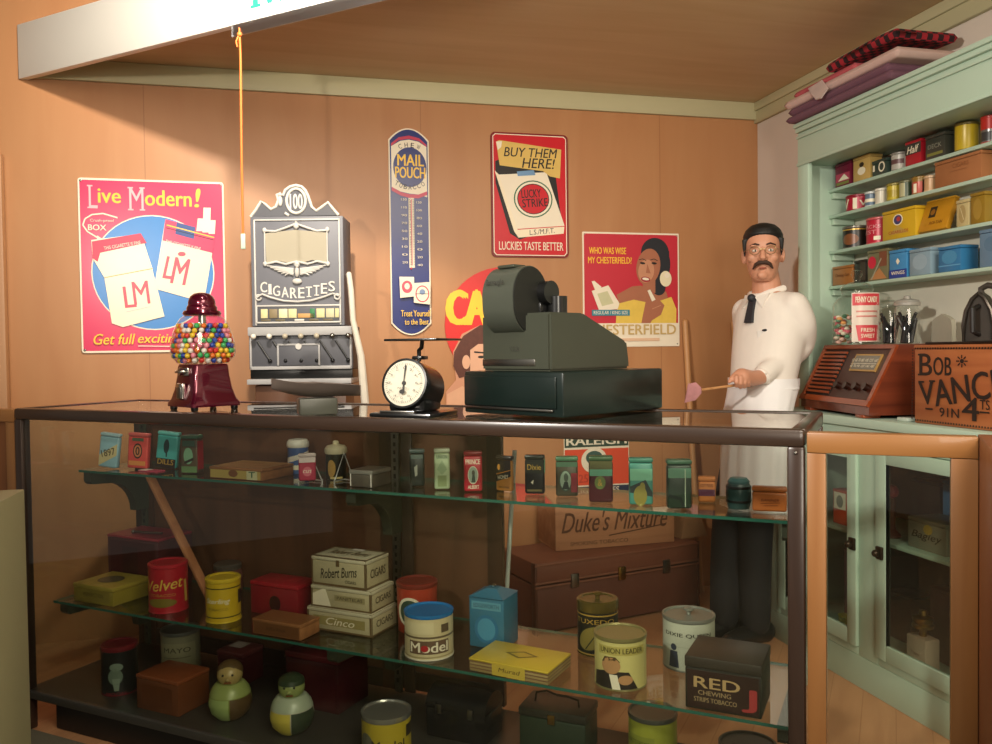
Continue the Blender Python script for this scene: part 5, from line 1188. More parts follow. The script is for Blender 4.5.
# ---- deck of the case
z3 = DK + .0006
def box3(px_corner, v0, w, d): u = case_u(px_corner, v0); return case(u - w / 2, v0 + d / 2, z3)
def a_dc(A): A.ell(44, 34, 12, 9, M_('#7a8a78')); A.ell(42, 56, 13, 18, M_('#6a7a68')); A.poly([(36, 60), (50, 60), (48, 88), (40, 88)], M_('#7f8f7c')); A.text('MOON', 24, 92, 60, 98, M_('#8a2a34'), .02)
can('tobacco_can', 'black can with red rim and pale figure, far left on the case floor', on(113, .13, z3), facing(on(113, .13, 0)), .056, .158, M_('#1c1c1a'), M_('#6a1820'), .016, a_dc)
def a_cg(A): A.rect(10, 20, 76, 90, M_('#9a9474')); A.text('MAYO', 20, 32, 66, 46, M_('#4a4434'), .02); A.line([(20, 60), (66, 60)], 2, M_('#6a6450'))
can('tobacco_can', 'grey cream can with silver lid behind the brown box on the case floor', on(175, .37, z3), facing(on(175, .37, 0)), .066, .135, M_('#8a846a'), M_('#8f8f88', .3, .7), .012, a_cg, recess=True)
tin_box('wooden_box', 'reddish brown cube-shaped box at the front of the case floor, left', 'box', box3(171, .05, .175, .13), ANG, .175, .13, .108, M_('#6b3a1e', .4), M_('#8a4a2a', .35), .012, lambda A: A.rect(14, 24, 86, 84, M_('#63351c')), None)
tin_box('tobacco_tin', 'small dark red box with patterned lid behind the brown figure tin', 'tin box', on(235, .36, z3), ANG, .11, .10, .11, M_('#4a1a1e'), M_('#5f2a2c'), .016, lambda A: A.rect(10, 24, 90, 90, M_('#3a1418')), lambda A: A.rect(10, 10, 60, 60, M_('#a89a94')))
def roly(label, px_, v, c1, c2, c3, face, hood, hat):
    p = on(px_, v, z3); g = thing('roly_poly_tin', label, 'figure tin', p, facing(p) - .2)
    m = MB(); m.lathe([(.010, 0), (.036, .006), (.056, .026), (.063, .05), (.0635, .058), (.060, .0775)], c1, 36)
    A = Art(m, .2, .0775, around(.0632), (0, 0, 100, 100), wrap=.063); A.k = 12
    m.build('bottom', g)
    m = MB(); m.lathe([(.0605, .078), (.056, .092), (.046, .106), (.038, .112)], c2, 36)
    m.sphere((.012, -.042, .088), .013, c3, 12, 8, (1.6, .7, .9)); m.build('top', g)
    m = MB(); m.sphere((0, 0, .134), .038, face, 24, 14, (1, 1, .95)); m.sphere((0, -.037, .130), .007, face, 10, 8)
    for s_ in (-1, 1): m.sphere((s_ * .014, -.0345, .142), .0035, INK, 8, 6)
    m.box(-.010, -.038, .119, .010, -.034, .1215, M_('#7a2a20')); m.build('head', g)
    m = MB(); m.sphere((0, .006, .142), .0385, hood, 24, 12, (1, .98, .86)) if not hat else m.lathe([(.0385, .146), (.036, .158), (.022, .169), (0, .172)], hood, 28); m.build('hair' if not hat else 'cap', g)
    m = MB(); pts = [(-.058, 0), (.0, -.0645), (.058, -.028)]
    for k, (a0, a1, z0, z1, mt_) in enumerate([(-1.1, .1, .012, .076, c3), (.15, 1.5, .012, .076, hood)]):
        vs = []; fs = []; n = 10; prof = [(.0380, .006), (.0572, .026), (.0642, .05), (.0647, .058), (.0612, .076)]
        for r_, z_ in prof:
            for i in range(n + 1):
                a = a0 + (a1 - a0) * i / n; vs.append((r_ * math.sin(a), -r_ * math.cos(a), z_))
        for j in range(len(prof) - 1):
            for i in range(n): q = j * (n + 1) + i; fs.append((q, q + 1, q + n + 2, q + n + 1))
        m.add(vs, fs, mt_)
    m.build('painted_coat', g)
roly('round-bottomed figure tin in green vest and brown coat', 224, .115, M_('#7f8a3a'), M_('#93a05a'), M_('#9cb06a'), M_('#a8925a'), M_('#5a4528'), False)
roly('round-bottomed figure tin in white and dark green with green head', 286, .115, M_('#b4b09a'), M_('#a9b49a'), M_('#c8b84a'), M_('#8f9a5a'), M_('#33402c'), True)
tin_box('storage_box', 'big dark red box on the case floor behind the green headed figure tin', 'box', box3(333, .26, .20, .16), ANG, .20, .16, .172, M_('#3c1216'), M_('#55181e'), .02, lambda A: A.rect(6, 20, 94, 94, M_('#451519')), lambda A: A.rect(10, 10, 50, 60, M_('#7a2026')))
def a_y3(A): A.rect(78, 12, 96, 40, TEXTD); A.ell(20, 52, 12, 26, M_('#6a6a5a')); A.text('Model', 30, 40, 74, 60, TEXTD, .02)
can('tobacco_can', 'yellow can with silver lid, lowest in the middle of the case', on(381, .105, z3), facing(on(381, .105, 0)), .067, .128, M_('#b9a42a'), M_('#b8b8b0', .25, .8), .014, a_y3, recess=True)
p = on(460, .31, z3); g = thing('lunch_box', 'black lunch box with rounded lid under the blue lidded can', 'lunch box', p, ANG)
BKM = M_('#17181a', .2, .3); m = MB(); m.box(-.095, -.06, 0, .095, .06, .085, BKM, .008); m.build('body', g)
m = MB(); dome = [(.06 * math.cos(a), .086 + .05 * math.sin(a)) for a in np.linspace(0, PI, 14)]; sweep_x(m, dome, -.095, .095, BKM, 0); m.build('lid', g)
for x in (-.05, .05):
    mb = MB(); mb.box(x - .008, -.066, .072, x + .008, -.059, .1, STEEL, .002); mb.build('latch', g)
p = on(555, .34, z3); g = thing('lunch_box', 'dark green metal box with wire handle on the case floor', 'lunch box', p, ANG + .05)
GNM = M_('#2c3a2a', .4, .1); m = MB(); m.box(-.095, -.06, 0, .095, .06, .100, GNM, .006); m.build('body', g)
m = MB(); m.box(-.097, -.062, .1005, .097, .062, .125, M_('#3c3a30', .4, .2), .006); m.build('lid', g)
m = MB(); m.tube([(-.065, -.01, .124), (-.06, -.01, .150), (-.03, -.01, .158), (0, -.01, .150), (.03, -.01, .150), (.06, -.01, .144), (.063, -.01, .124)], .003, M_('#3a342a', .4, .5), 8); m.build('handle', g)
m = MB(); m.box(-.01, -.068, .09, .01, -.061, .115, BRASS, .002); m.build('latch', g)
def a_yg(A): A.rect(8, 22, 52, 84, M_('#8f9438')); A.text('PATTERSON', 12, 30, 48, 38, M_('#55591c'), .02); A.ell(30, 60, 14, 16, M_('#a9ad52'))
can('tobacco_can', 'yellow-green can with dark silver lid on the case floor, right of the green box', on(650, .30, z3), facing(on(650, .30, 0)), .062, .168, M_('#a3a63a'), M_('#6a6a62', .3, .6), .012, a_yg, recess=True)
can('tobacco_can', 'dark can at the bottom right corner of the case', on(746, .26, z3), 0, .068, .146, M_('#2c2a24'), M_('#4a463c', .35, .5), .012, None, recess=True)
tin_box('cigar_tin', 'flat yellow box at the front of the case floor before the black lunch box', 'tin box', on(457, .085, z3), ANG + .05, .14, .10, .048, M_('#a8922c'), M_('#c2aa3a'), .012, None, lambda A: A.rect(10, 12, 90, 88, M_('#ad962f')))

# ================================================================== green hutch on the right wall
HX, HY1, HY0 = 2.115, 3.18, .9
RZ = -PI / 2
g = thing('hutch_cabinet', 'tall pale green hutch with open shelves above glass-doored cupboards along the right wall', 'cabinet', (RX, HY1, 0))
def hp(name, *b, mt=MINT, bev=.003, parent=g):
    mb = MB()
    for q in b: mb.box(q[0] - RX, q[1] - HY1, q[2], q[3] - RX, q[4] - HY1, q[5], mt, bev)
    return mb.build(name, parent)
ZC0, ZC1 = .948, .980
hp('countertop', (1.955, HY0, ZC0, RX - .002, HY1, ZC1)); hp('back_panel', (RX - .016, HY0, ZC1, RX - .002, HY1 - .02, 2.0), mt=mat('#dcd8c6', .6, 0, .04))
hp('side_panel', (HX + .02, HY1 - .02, ZC1, RX - .002, HY1, 2.05)); hp('stile', (HX, HY1 - .075, ZC1, HX + .02, HY1, 2.01)); 
hp('frieze', (HX, HY0, 2.0105, HX + .02, HY1, 2.145)); hp('cornice', (HX - .012, HY0, 2.1455, RX - .002, HY1, 2.165), (HX - .008, HY0, 2.12, HX, HY1, 2.132)); hp('cornice_cap', (HX - .02, HY0, 2.1655, RX - .002, HY1 + .004, 2.183))
hp('bead', (HX - .006, HY0, 2.004, HX + .0, HY1, 2.018))
hp('top_board', (HX + .02, HY0, 2.01, RX - .016, HY1 - .02, 2.03))
SHX = 2.25; SZ = [1.908, 1.797, 1.645, 1.495]
for z_ in SZ:
    hp('shelf', (SHX, HY0, z_ - .014, RX - .016, HY1 - .0205, z_)); hp('cleat', (SHX + .012, HY1 - .040, z_ - .040, RX - .02, HY1 - .0205, z_ - .0145), mt=MINT_IN)
# lower cupboards
LX = 1.976
hp('end_panel', (LX + .02, HY1 - .02, .0, RX - .002, HY1 - .0, ZC0 - .0005)); hp('base_panel', (LX + .0, HY0, 0, LX + .02, HY1, .147 - .03)); hp('floor_board', (LX + .0205, HY0, .10, RX - .002, HY1 - .021, .118)); hp('cupboard_back', (RX - .02, HY0, .119, RX - .002, HY1 - .021, ZC0 - .001), mt=mat('#3a3026', .6))
hp('middle_shelf', (2.03, HY0, .528, RX - .021, HY1 - .021, .544))
hp('face_frame', (LX, HY0, .88, LX + .02, HY1, ZC0 - .0005)); 
DRS = [(2.606, 3.105), (2.003, 2.503), (1.40, 1.90)]
edges = [HY1] + [e for d in DRS for e in (d[1], d[0])] + [HY0]
for k in range(0, len(edges), 2): hp('face_stile', (LX, edges[k + 1], .1175, LX + .02, edges[k], .8795))
hp('bottom_rail', *[(LX + .0005, d[0] + .0, .1175, LX + .0195, d[1], .147) for d in DRS])
KN = mat('#3a2c20', .35, .7, .15)
for k, (y0_, y1_) in enumerate(DRS):
    d = hp('door', (LX - .012, y0_, .149, LX + .008, y0_ + .050, .878), (LX - .012, y1_ - .053, .149, LX + .008, y1_, .878), (LX - .012, y0_ + .05, .149, LX + .008, y1_ - .053, .205), (LX - .012, y0_ + .05, .830, LX + .008, y1_ - .053, .878))
    mb = MB(); mb.box(LX - .004 - RX, y0_ + .0505 - HY1, .2055, LX - .001 - RX, y1_ - .0535 - HY1, .8295, PANE); mb.build('door_pane', d)
    ky = y0_ + .012 if k == 0 else y1_ - .03
    mb = MB(); mb.box(LX - .024 - RX, ky - .016 - HY1, .500, LX - .0125 - RX, ky + .016 - HY1, .545, KN, .004); mb.sphere((LX - .034 - RX, ky - HY1, .522), .013, KN, 14, 10); mb.cyl((LX - .034 - RX, ky - HY1, .522), (LX - .02 - RX, ky - HY1, .522), .006, KN); mb.build('latch', d)
# ---- goods on the hutch shelves: from a picture column on plane X
def hy(px_, X=2.27): return atX(px_, 250, X).y
def hbox(label, cat, x0, x1, shelf, h, d, body, art=None, lid=None, name='tin_box', rz=RZ, X=None, z=None, lidh=.012):
    X = X or SHX + .006; ya, yb = hy(x0, X), hy(x1, X); w = ya - yb
    return tin_box(name, label, cat, (X + d / 2, (ya + yb) / 2, (SZ[shelf] if z is None else z) + .0006), rz, w * .97, d, h, body, lid or body, lidh, art)
def hcan(label, x0, x1, shelf, h, body, lid=None, art=None, name='tobacco_can', X=None, knob=False, rmax=.053):
    X = X or SHX + .008; 
    ya, yb = hy(x0, X + .005), hy(x1, X + .005); r = min((ya - yb) / 2 * .93, rmax)
    return can(name, label, (X + r, (ya + yb) / 2, SZ[shelf] + .0006), RZ + .6, r, h, body, lid, .010, art, knob=knob)
dot = lambda c, y=40: (lambda A: A.ell(50, y, 20, 18, c))
hbox('maroon box with pale picture, first on the top shelf of the hutch', 'box', 835, 851, 0, .098, .06, M_('#6a1430'), lambda A: (A.rect(6, 46, 94, 80, M_('#b03a56')), A.poly([(20, 76), (60, 50), (90, 76)], TEXTL), A.rect(10, 82, 90, 94, M_('#7a7a3a'))))
hbox('cream and gold box with a dark spot on the top hutch shelf', 'box', 853, 870, 0, .098, .06, M_('#c0a05c'), lambda A: (A.ell(52, 36, 14, 10, TEXTD), A.ell(52, 62, 24, 16, TEXTL)))
hbox('dark green tin with white ring on the top hutch shelf', 'tin', 872, 887, 0, .060, .07, M_('#2f4038'), lambda A: (A.ell(66, 50, 22, 34, TEXTL), A.ell(66, 50, 14, 24, M_('#2f4038')), A.rect(6, 30, 20, 70, TEXTL)))
hcan('white can beside the dark green tin on the top hutch shelf', 888, 901, 0, .070, M_('#b8b4a8'), M_('#8a867c'), lambda A: (A.rect(10, 30, 70, 60, M_('#6a4a4a')),))
hbox('red box with white script on the top hutch shelf', 'box', 905, 921, 0, .090, .06, M_('#a81c28'), lambda A: (A.rect(0, 6, 100, 56, M_('#3a3a34')), A.text('Half', 12, 22, 88, 52, TEXTL, .04, .3)))
hbox('dark grey-green box with faint lettering on the top hutch shelf', 'box', 925, 945, 0, .086, .07, M_('#3a3c34'), lambda A: (A.text('POOP', 14, 40, 84, 58, M_('#8a8a7a'), .02) if False else A.text('DECK', 14, 40, 84, 58, M_('#8a8a7a'), .02), A.rect(10, 76, 90, 88, M_('#7a7a3a'))))
hcan('yellow can on the top hutch shelf near the frame edge', 950, 968, 0, .098, M_('#c0a424'), M_('#7a6c34'))
hcan('can with red top and silver body, furthest right on the top hutch shelf', 977, 992, 0, .092, M_('#7a7a78', .3, .6), M_('#a82820'), lambda A: (A.rect(0, 0, 100, 45, M_('#b82c24')), A.rect(6, 55, 60, 90, M_('#3a3a3a'))))
hcan('wide red can with white stripes, first on the second hutch shelf', 838, 862, 1, .066, M_('#a81430'), M_('#8a1428'), lambda A: (A.text('V', 10, 14, 32, 84, TEXTL, .06), A.rect(44, 10, 54, 90, TEXTL), A.text('W', 60, 30, 90, 70, TEXTL, .03)))
hcan('tiny blue and white can on the second hutch shelf', 863, 872, 1, .060, M_('#5f7488'), M_('#c8ccc8'), lambda A: A.rect(0, 40, 100, 66, TEXTL))
hcan('small plain white can on the second hutch shelf', 873, 882, 1, .062, M_('#c8c2b0'), M_('#d8d4c4'))
hcan('small yellow can on the second hutch shelf', 884, 895, 1, .068, M_('#b8a42c'), M_('#8f823a'), lambda A: A.rect(10, 30, 70, 76, M_('#a08c20')))
hcan('small cream can with dark green band on the second hutch shelf', 897, 907, 1, .066, M_('#b0ac84'), M_('#6a6a4a'), lambda A: A.rect(52, 0, 84, 100, M_('#3a4a34')))
hcan('small red and gold can on the second hutch shelf', 909, 921, 1, .066, M_('#b04a3a'), M_('#8a6a2a'), lambda A: (A.rect(0, 0, 100, 18, M_('#8a6a2a')), A.rect(30, 30, 44, 90, TEXTL), A.rect(66, 10, 100, 100, M_('#3a2a1c'))))
hcan('small tan can next to the large cardboard box on the hutch', 922, 932, 1, .058, M_('#b8926a'), M_('#c8a884'))
hbox('large plain cardboard box on the second hutch shelf', 'box', 934, 982, 1, .093, .09, M_('#9a6238', .8), lambda A: (A.text('CIGARS', 40, 24, 74, 40, M_('#7f4a28'), .02), A.rect(34, 50, 70, 52, M_('#7f4a28'))), name='cardboard_box')
hcan('black and brown can, first on the third hutch shelf', 837, 856, 2, .092, M_('#221e18'), M_('#7a746a', .3, .5), lambda A: (A.ell(44, 56, 22, 28, M_('#7a4a2a')), A.rect(0, 4, 100, 10, GOLD)))
hcan('plain red can beside the yellow box on the third hutch shelf', 860, 881, 2, .105, M_('#b41c34'), M_('#c05a5a'), lambda A: (A.text('MACKS', 6, 22, 60, 36, M_('#d89a9a'), .02), A.text('BEST', 6, 44, 50, 60, M_('#d89a9a'), .02), A.rect(44, 70, 60, 86, TEXTL)))
hbox('yellow box with round blue emblem on the third hutch shelf', 'box', 882, 916, 2, .112, .06, M_('#c6a022'), lambda A: (A.ell(48, 36, 15, 19, TEXTL), A.ell(48, 36, 12, 16, M_('#3a3a6a')), A.ell(50, 34, 6, 8, M_('#b03a3a')), A.poly([(20, 84), (48, 56), (80, 84)], M_('#b89a4a')), A.text('CIGARILLOS', 20, 72, 80, 82, M_('#a83a2a'), .02)))
# tilted gold box leaning on its edge
ya, yb = hy(917), hy(950); gt = thing('cigar_tin', 'flat gold box leaning back at a tilt on the third hutch shelf', 'tin box', (SHX + .012, (ya + yb) / 2, SZ[2] + .009), RZ)
Tt = Matrix.Translation((0, .0, .0)) @ Matrix.Rotation(math.radians(-20), 4, 'X') @ Matrix(((1, 0, .28, 0), (0, 1, 0, 0), (0, 0, 1, 0), (0, 0, 0, 1))); wt = (ya - yb) * .86
m = MB(); m.box(-wt / 2, 0, .0, wt / 2, .022, .118, M_('#b5801c'), .003, Matrix.Rotation(math.radians(-20), 4, 'X'))
A = Art(m, wt, .118, lambda x, y, z: Matrix.Rotation(math.radians(-20), 4, 'X') @ Vector((x, -z, y)), (0, 0, 100, 100)); A.rect(24, 20, 48, 56, TEXTD); A.ell(36, 38, 8, 10, M_('#8a5a1c')); A.text('ROI-TAN', 36, 70, 80, 80, M_('#7a4a14'), .02); m.build('body', gt)
m = MB(); m.box(-wt / 2 - .001, -.0005, .1185, wt / 2 + .001, .0225, .124, M_('#c89426'), .002, Matrix.Rotation(math.radians(-20), 4, 'X')); m.build('lid', gt)
hbox('cream tin beside the gold tin on the third hutch shelf', 'tin', 956, 969, 2, .092, .06, M_('#b8a878'), lambda A: (A.ell(48, 54, 28, 34, M_('#a08c5a')), A.line([(34, 30), (60, 76)], 4, M_('#cfc49a'))))
hbox('dull gold tin standing right of the cream tin on the hutch', 'tin', 970, 985, 2, .105, .06, M_('#8a6c20'), lambda A: A.ell(50, 54, 30, 34, M_('#9a7c30')))
hbox('wooden drawer-like box with dark label, first on the lowest hutch shelf', 'box', 832, 853, 3, .080, .06, M_('#9a6230'), lambda A: (A.text('Chewing Gum', 16, 40, 84, 62, M_('#6a3a18'), .01, .3), A.rect(30, 4, 60, 10, M_('#3a2a1a'))), name='wooden_box')
hbox('black tin right of the wooden box on the lowest hutch shelf', 'tin', 854, 866, 3, .092, .06, M_('#24201a'), lambda A: A.rect(50, 10, 96, 90, M_('#3a342a')))
hbox('patterned brown and green box behind the candy jar top on the hutch', 'box', 867, 888, 3, .122, .05, M_('#6f6a4c'), lambda A: (A.ell(24, 40, 20, 20, M_('#c8203c')), A.poly([(10, 96), (60, 60), (96, 96)], M_('#b07a4a')), A.rect(60, 8, 96, 56, M_('#7a4a34')), A.line([(20, 96), (70, 30)], 5, M_('#9a9a84'))))
hbox('bright blue box with white lower lettering on the lowest hutch shelf', 'box', 889, 907, 3, .108, .06, M_('#3f86b8'), lambda A: (A.rect(0, 70, 100, 100, M_('#28408a')), A.text('WINGS', 12, 76, 88, 88, TEXTL, .03), A.poly([(40, 40), (50, 30), (62, 42), (50, 54)], TEXTL)))
hbox('pale grey-blue box in the middle of the lowest hutch shelf', 'box', 909, 931, 3, .098, .07, M_('#7f97a4'), lambda A: A.ell(50, 50, 34, 30, M_('#8fa6b2')))
hbox('strong blue box on the lowest hutch shelf, right of the grey-blue one', 'box', 938, 961, 3, .090, .075, M_('#2f6f9c'), lambda A: (A.ell(50, 44, 34, 26, M_('#3f86ae')), A.rect(0, 74, 100, 78, M_('#5a9ac0'))))
hbox('slate blue box cut off by the right edge on the lowest hutch shelf', 'box', 979, 1004, 3, .125, .07, M_('#5f7f98'), lambda A: A.ell(50, 40, 30, 20, M_('#54748c')))

# ---- on the hutch counter: radio and wooden box, with things on top of them
zr = ZC1 + .0008
ra0, ra1 = 3.055, 2.53
g = thing('table_radio', 'red-brown wooden table radio with slanted front and tuning dial on the green counter', 'radio', (0, 0, 0))
P3 = lambda y, X, z: Vector((X, y, z))
RF0, RF1, RBK, RT = 1.962, 2.075, 2.275, 1.243
m = MB(); prof = [(RF0, zr + .012), (RF0, zr + .040), (RF1, RT), (RBK, RT), (RBK, zr + .012)]
n = len(prof); y1r, y0r = ra0, ra1
m.add([(x, y1r, z) for x, z in prof] + [(x, y0r, z) for x, z in prof], [tuple(range(n)), tuple(range(2 * n - 1, n - 1, -1))] + [(i, i + n, (i + 1) % n + n, (i + 1) % n) for i in range(n)], REDWOOD); m.build('cabinet', g, smooth=0)
sl = (Vector((RF1, 0, RT)) - Vector((RF0, 0, zr + .040))); sL = sl.length; sd_ = sl.normalized(); sn = Vector((-sd_.z, 0, sd_.x))
FT = lambda x, y, z: Vector((RF0, (y1r + y0r) / 2 - x, zr + .040)) + sd_ * y + sn * z
def fbox(mb, x0, y0_, x1, y1_, t0, t1, mt_): 
    vs = [FT(x, y, z) for x in (x0, x1) for y in (y0_, y1_) for z in (t0, t1)]
    mb.add(vs, [(0, 1, 3, 2), (4, 6, 7, 5), (0, 4, 5, 1), (2, 3, 7, 6), (0, 2, 6, 4), (1, 5, 7, 3)], mt_)
RW = y1r - y0r; MAHD = M_('#3c1a10', .35); MAHR = wood('radio_trim', '#6f2a14', '#97451f', 'Y', 9, .28, coat=.4)
m = MB(); fbox(m, -RW / 2, 0, RW / 2, .022, 0, .012, MAHR); fbox(m, -RW / 2, sL - .022, RW / 2, sL - .006, 0, .010, MAHR); fbox(m, -RW / 2, .022, -RW / 2 + .018, sL - .018, 0, .009, MAHR); fbox(m, RW / 2 - .022, .022, RW / 2, sL - .018, 0, .009, MAHR); m.build('front_trim', g)
m = MB(); fbox(m, -RW / 2 + .02, .028, -RW / 2 + .215, sL - .024, .0003, .002, M_('#1c0f0a', .6))
for k in range(11): fbox(m, -RW / 2 + .024, .036 + k * (sL - .07) / 10.5, -RW / 2 + .205, .036 + k * (sL - .07) / 10.5 + .009, .001, .008, MAHR)
m.build('speaker_grille', g)
m = MB(); fbox(m, -RW / 2 + .22, .026, RW / 2 - .026, sL - .024, .0003, .004, MAHD); m.build('dial_plate', g)
m = MB(); fbox(m, -RW / 2 + .285, .135, RW / 2 - .060, .205, .004, .009, M_('#b08a4a', .3, .3)); fbox(m, -RW / 2 + .293, .142, RW / 2 - .068, .198, .009, .010, M_('#6f6a5c', .2)); A = Art(m, .19, .05, lambda x, y, z: FT(x + .105, y + .145, .0101 + z), (0, 0, 100, 100))
A.text('55 60 70 80 100 120 160', 3, 20, 97, 44, TEXTL); A.line([(3, 60), (97, 60)], 3, TEXTL); A.text('60 70 90 120 140 180', 6, 70, 94, 90, TEXTL); m.build('tuning_dial', g)
for k in range(4):
    x_ = -RW / 2 + .255 + k * .068
    mb = MB(); a_ = FT(x_, .072, .004); mb.cyl(a_, a_ + sn * .016, .014, M_('#2a140c', .3), 16); mb.build('knob', g)
th_ = math.radians(-8.6); pv = Vector((RF0, ra1, 0)); g.rotation_euler[2] = th_; g.location = pv - Matrix.Rotation(th_, 3, 'Z') @ pv
for y_ in (y1r - .06, y0r + .06):
    mb = MB(); mb.box(RF0 - .004, y_ - .03, zr, RF0 + .06, y_ + .03, zr + .0115, MAHR, .003); mb.build('foot', g)
    mb = MB(); mb.box(RBK - .06, y_ - .03, zr, RBK, y_ + .03, zr + .0115, MAHR, .003); mb.build('foot', g)
# stencilled wooden box
by0, by1 = 2.362, 1.93
bw_ = by0 - by1; bz = .258
g = thing('wooden_box', 'orange-brown wooden box with black stencilled lettering on the green counter', 'box', (2.005 + .11, (by0 + by1) / 2, zr), RZ)
BVW = wood('stencil_box_wood', '#8f4a26', '#b06a3c', 'X', 8, .5); m = MB(); m.box(-bw_ / 2, -.11, 0, bw_ / 2, .11, bz - .0125, BVW, .005)
A = Art(m, bw_, bz, front(.22), (450, 425, 830, 690)); K = mat('#21150e', .6, 0, .2, 90)
# photo crop units; the box runs past the picture's right edge
A.text('B', 472, 455, 520, 528, K, .03); A.text('OB', 526, 466, 592, 526, K, .03); A.rect(466, 455, 480, 461, K); A.rect(466, 522, 480, 528, K); A.ell(630, 478, 7, 7, K)
for k in range(8): a = k * PI / 4; A.line([(630 + 9 * math.cos(a), 478 + 9 * math.sin(a)), (630 + 20 * math.cos(a), 478 + 20 * math.sin(a))], 4, K)
A.text('V', 474, 548, 530, 624, K, .03, 0, .12); A.text('ANCE', 530, 520, 770, 606, K, .03, 0, .17); A.rect(470, 546, 492, 552, K); A.rect(512, 542, 534, 548, K); A.line([(498, 638), (526, 638)], 6, K); A.text('91N', 552, 630, 622, 660, K, .02); A.text('4', 634, 592, 690, 664, K, .03); A.text('TS', 694, 596, 726, 626, K, .02); A.line([(694, 634), (726, 634)], 5, K)
for k in range(38): x = 458 + k * 9.9; A.rect(x, 434, x + 5, 440, K); A.rect(x, 676, x + 5, 682, K)
for k in range(24): y = 440 + k * 10; A.rect(457, y, 462, y + 5, K)
m.build('body', g)
m = MB(); m.box(-bw_ / 2 - .002, -.112, bz - .012, bw_ / 2 + .002, .112, bz, BVW, .004); m.build('lid', g)
zt = zr + bz + .0006
# candy jar with labels on the radio
p = Vector((2.182, 2.885, RT + .0006)); g = thing('candy_jar', 'glass candy jar with red and white labels on top of the radio', 'jar', p, facing(p) + .42)
JG = glass('jar_glass', (.94, .95, .94), 1.2); m = MB(); m.lathe([(.086, 0), (.092, .006), (.092, .155), (.080, .18), (.058, .195), (.058, .21)], JG, 40); m.build('jar_body', g)
m = MB(); m.lathe([(.062, .2105), (.064, .22), (.058, .232), (.030, .245), (.012, .25), (.014, .262), (.022, .276), (.018, .292), (0, .298)], JG, 32); m.build('stopper', g)
m = MB(); A = Art(m, .12, .19, around(.0925, .010), (0, 0, 100, 100), wrap=.0925); A.rect(2, 0, 98, 100, M_('#d8c8b8')); A.rect(4, 2, 96, 26, M_('#c83c44')); A.text('PENNY CANDY', 14, 8, 86, 20, TEXTL, .02); A.poly([(14, 66), (90, 66), (82, 98), (22, 98)], M_('#c83c44')); A.text('FRESH', 30, 72, 74, 80, TEXTL, .02); A.text('SWEET', 30, 84, 74, 92, TEXTL, .02); A.line([(16, 38), (84, 38)], 3, M_('#c87a70')); A.line([(16, 48), (84, 48)], 3, M_('#c87a70')); m.build('paper_label', g)
m = MB(); rs = random.Random(3)
for k in range(150):
    a, r_ = rs.uniform(0, 2 * PI), .078 * math.sqrt(rs.uniform(.45, 1)); zz = .010 + rs.uniform(0, .105)
    m.sphere((r_ * math.cos(a), r_ * math.sin(a), zz), .010, [M_('#d8b0a0'), M_('#c8606a'), M_('#d8d0b8'), M_('#d89a5a'), M_('#5a8a6a')][rs.randrange(5)], 8, 6, (1.3, .8, .8))
co_ = m.build('wrapped_candy', None, loc=p); co_['kind'] = 'stuff'; tag(co_, 'loose wrapped sweets filling the glass candy jar', 'candy')
# two storage jars with dark sticks
for q, (yy, lab) in enumerate(((2.735, 'clear glass jar with dark liquorice sticks, left of two on the radio'), (2.640, 'clear glass jar with dark liquorice sticks, right of two on the radio'))):
    p = Vector((2.21, yy, RT + .0006)); g = thing('glass_jar', lab, 'jar', p)
    m = MB(); m.lathe([(.040, 0), (.044, .004), (.044, .125), (.036, .140)], JG, 32); m.build('jar_body', g)
    m = MB(); m.lathe([(.045, .1405), (.046, .150), (.040, .160), (.014, .166), (.010, .176), (0, .178)], mat('#a8a49c', .35, .4) if q else JG, 32); m.build('lid', g)
    m = MB(); rs = random.Random(5 + q)
    for k in range(16):
        a, b = rs.uniform(0, 2 * PI), rs.uniform(0, 2 * PI); m.cyl((.018 * math.cos(a), .018 * math.sin(a), .005), (.032 * math.cos(b), .032 * math.sin(b), .07 + rs.uniform(0, .05)), .0055, mat('#1c1a1a', .4), 7)
    c_ = m.build('liquorice_sticks', None, loc=p); c_['kind'] = 'stuff'; tag(c_, 'dark liquorice sticks in the %s glass jar on the radio' % ('left' if q == 0 else 'right'), 'candy')
# little arched plaque and flat iron on the stencilled box, dark strap
m = MB(); m.prism([(-.058, 0), (.058, 0), (.058, .062), (.052, .082), (.030, .094), (0, .104), (-.030, .094), (-.052, .082), (-.058, .062)][::-1], -.008, .008, mat('#a39e8c', .6, 0, .08))
tag(m.build('arched_plaque', loc=(2.255, 2.512, RT + .0006), rz=RZ - .15), 'grey arched plaque standing at the right end of the radio top', 'plaque')
p = Vector((2.13, 2.218, zt)); g = thing('flat_iron', 'old dark flat iron standing on end on the stencilled box at the right edge', 'iron', p, RZ + .35)
IR = mat('#4a443e', .4, .5, .15); m = MB(); out = [(-.052, .0), (.052, .0), (.054, .06), (.044, .11), (.022, .15), (0, .168), (-.022, .15), (-.044, .11), (-.054, .06)]
m.prism(out[::-1], -.010, .016, IR); m.tube([(.046 * math.sin(a) * 1.0 if 0 else x * .86, -.014, z * .93 + .004) for a, (x, z) in zip(range(9), out)], .007, mat('#4a443e', .3, .7), 8, closed=True); m.build('sole', g)
m = MB(); m.tube([(0, -.012, .03), (0, -.05, .04), (0, -.05, .11), (0, -.012, .12)], .008, mat('#1c1816', .5), 10); m.build('handle', g)
m = MB(); m.tube([(0, .004, .15), (0, .004, .175), (.02, .004, .185), (.05, .004, .178)], .010, IR, 10); m.build('spout', g)
a_ = Vector((2.05, 2.36, zt + .004)); m = MB(); m.tube([a_, Vector((2.04, 2.25, zt + .004)), Vector((2.035, 2.12, zt + .005)), Vector((2.03, 1.98, zt + .005))], .0045, BLACK, 8)
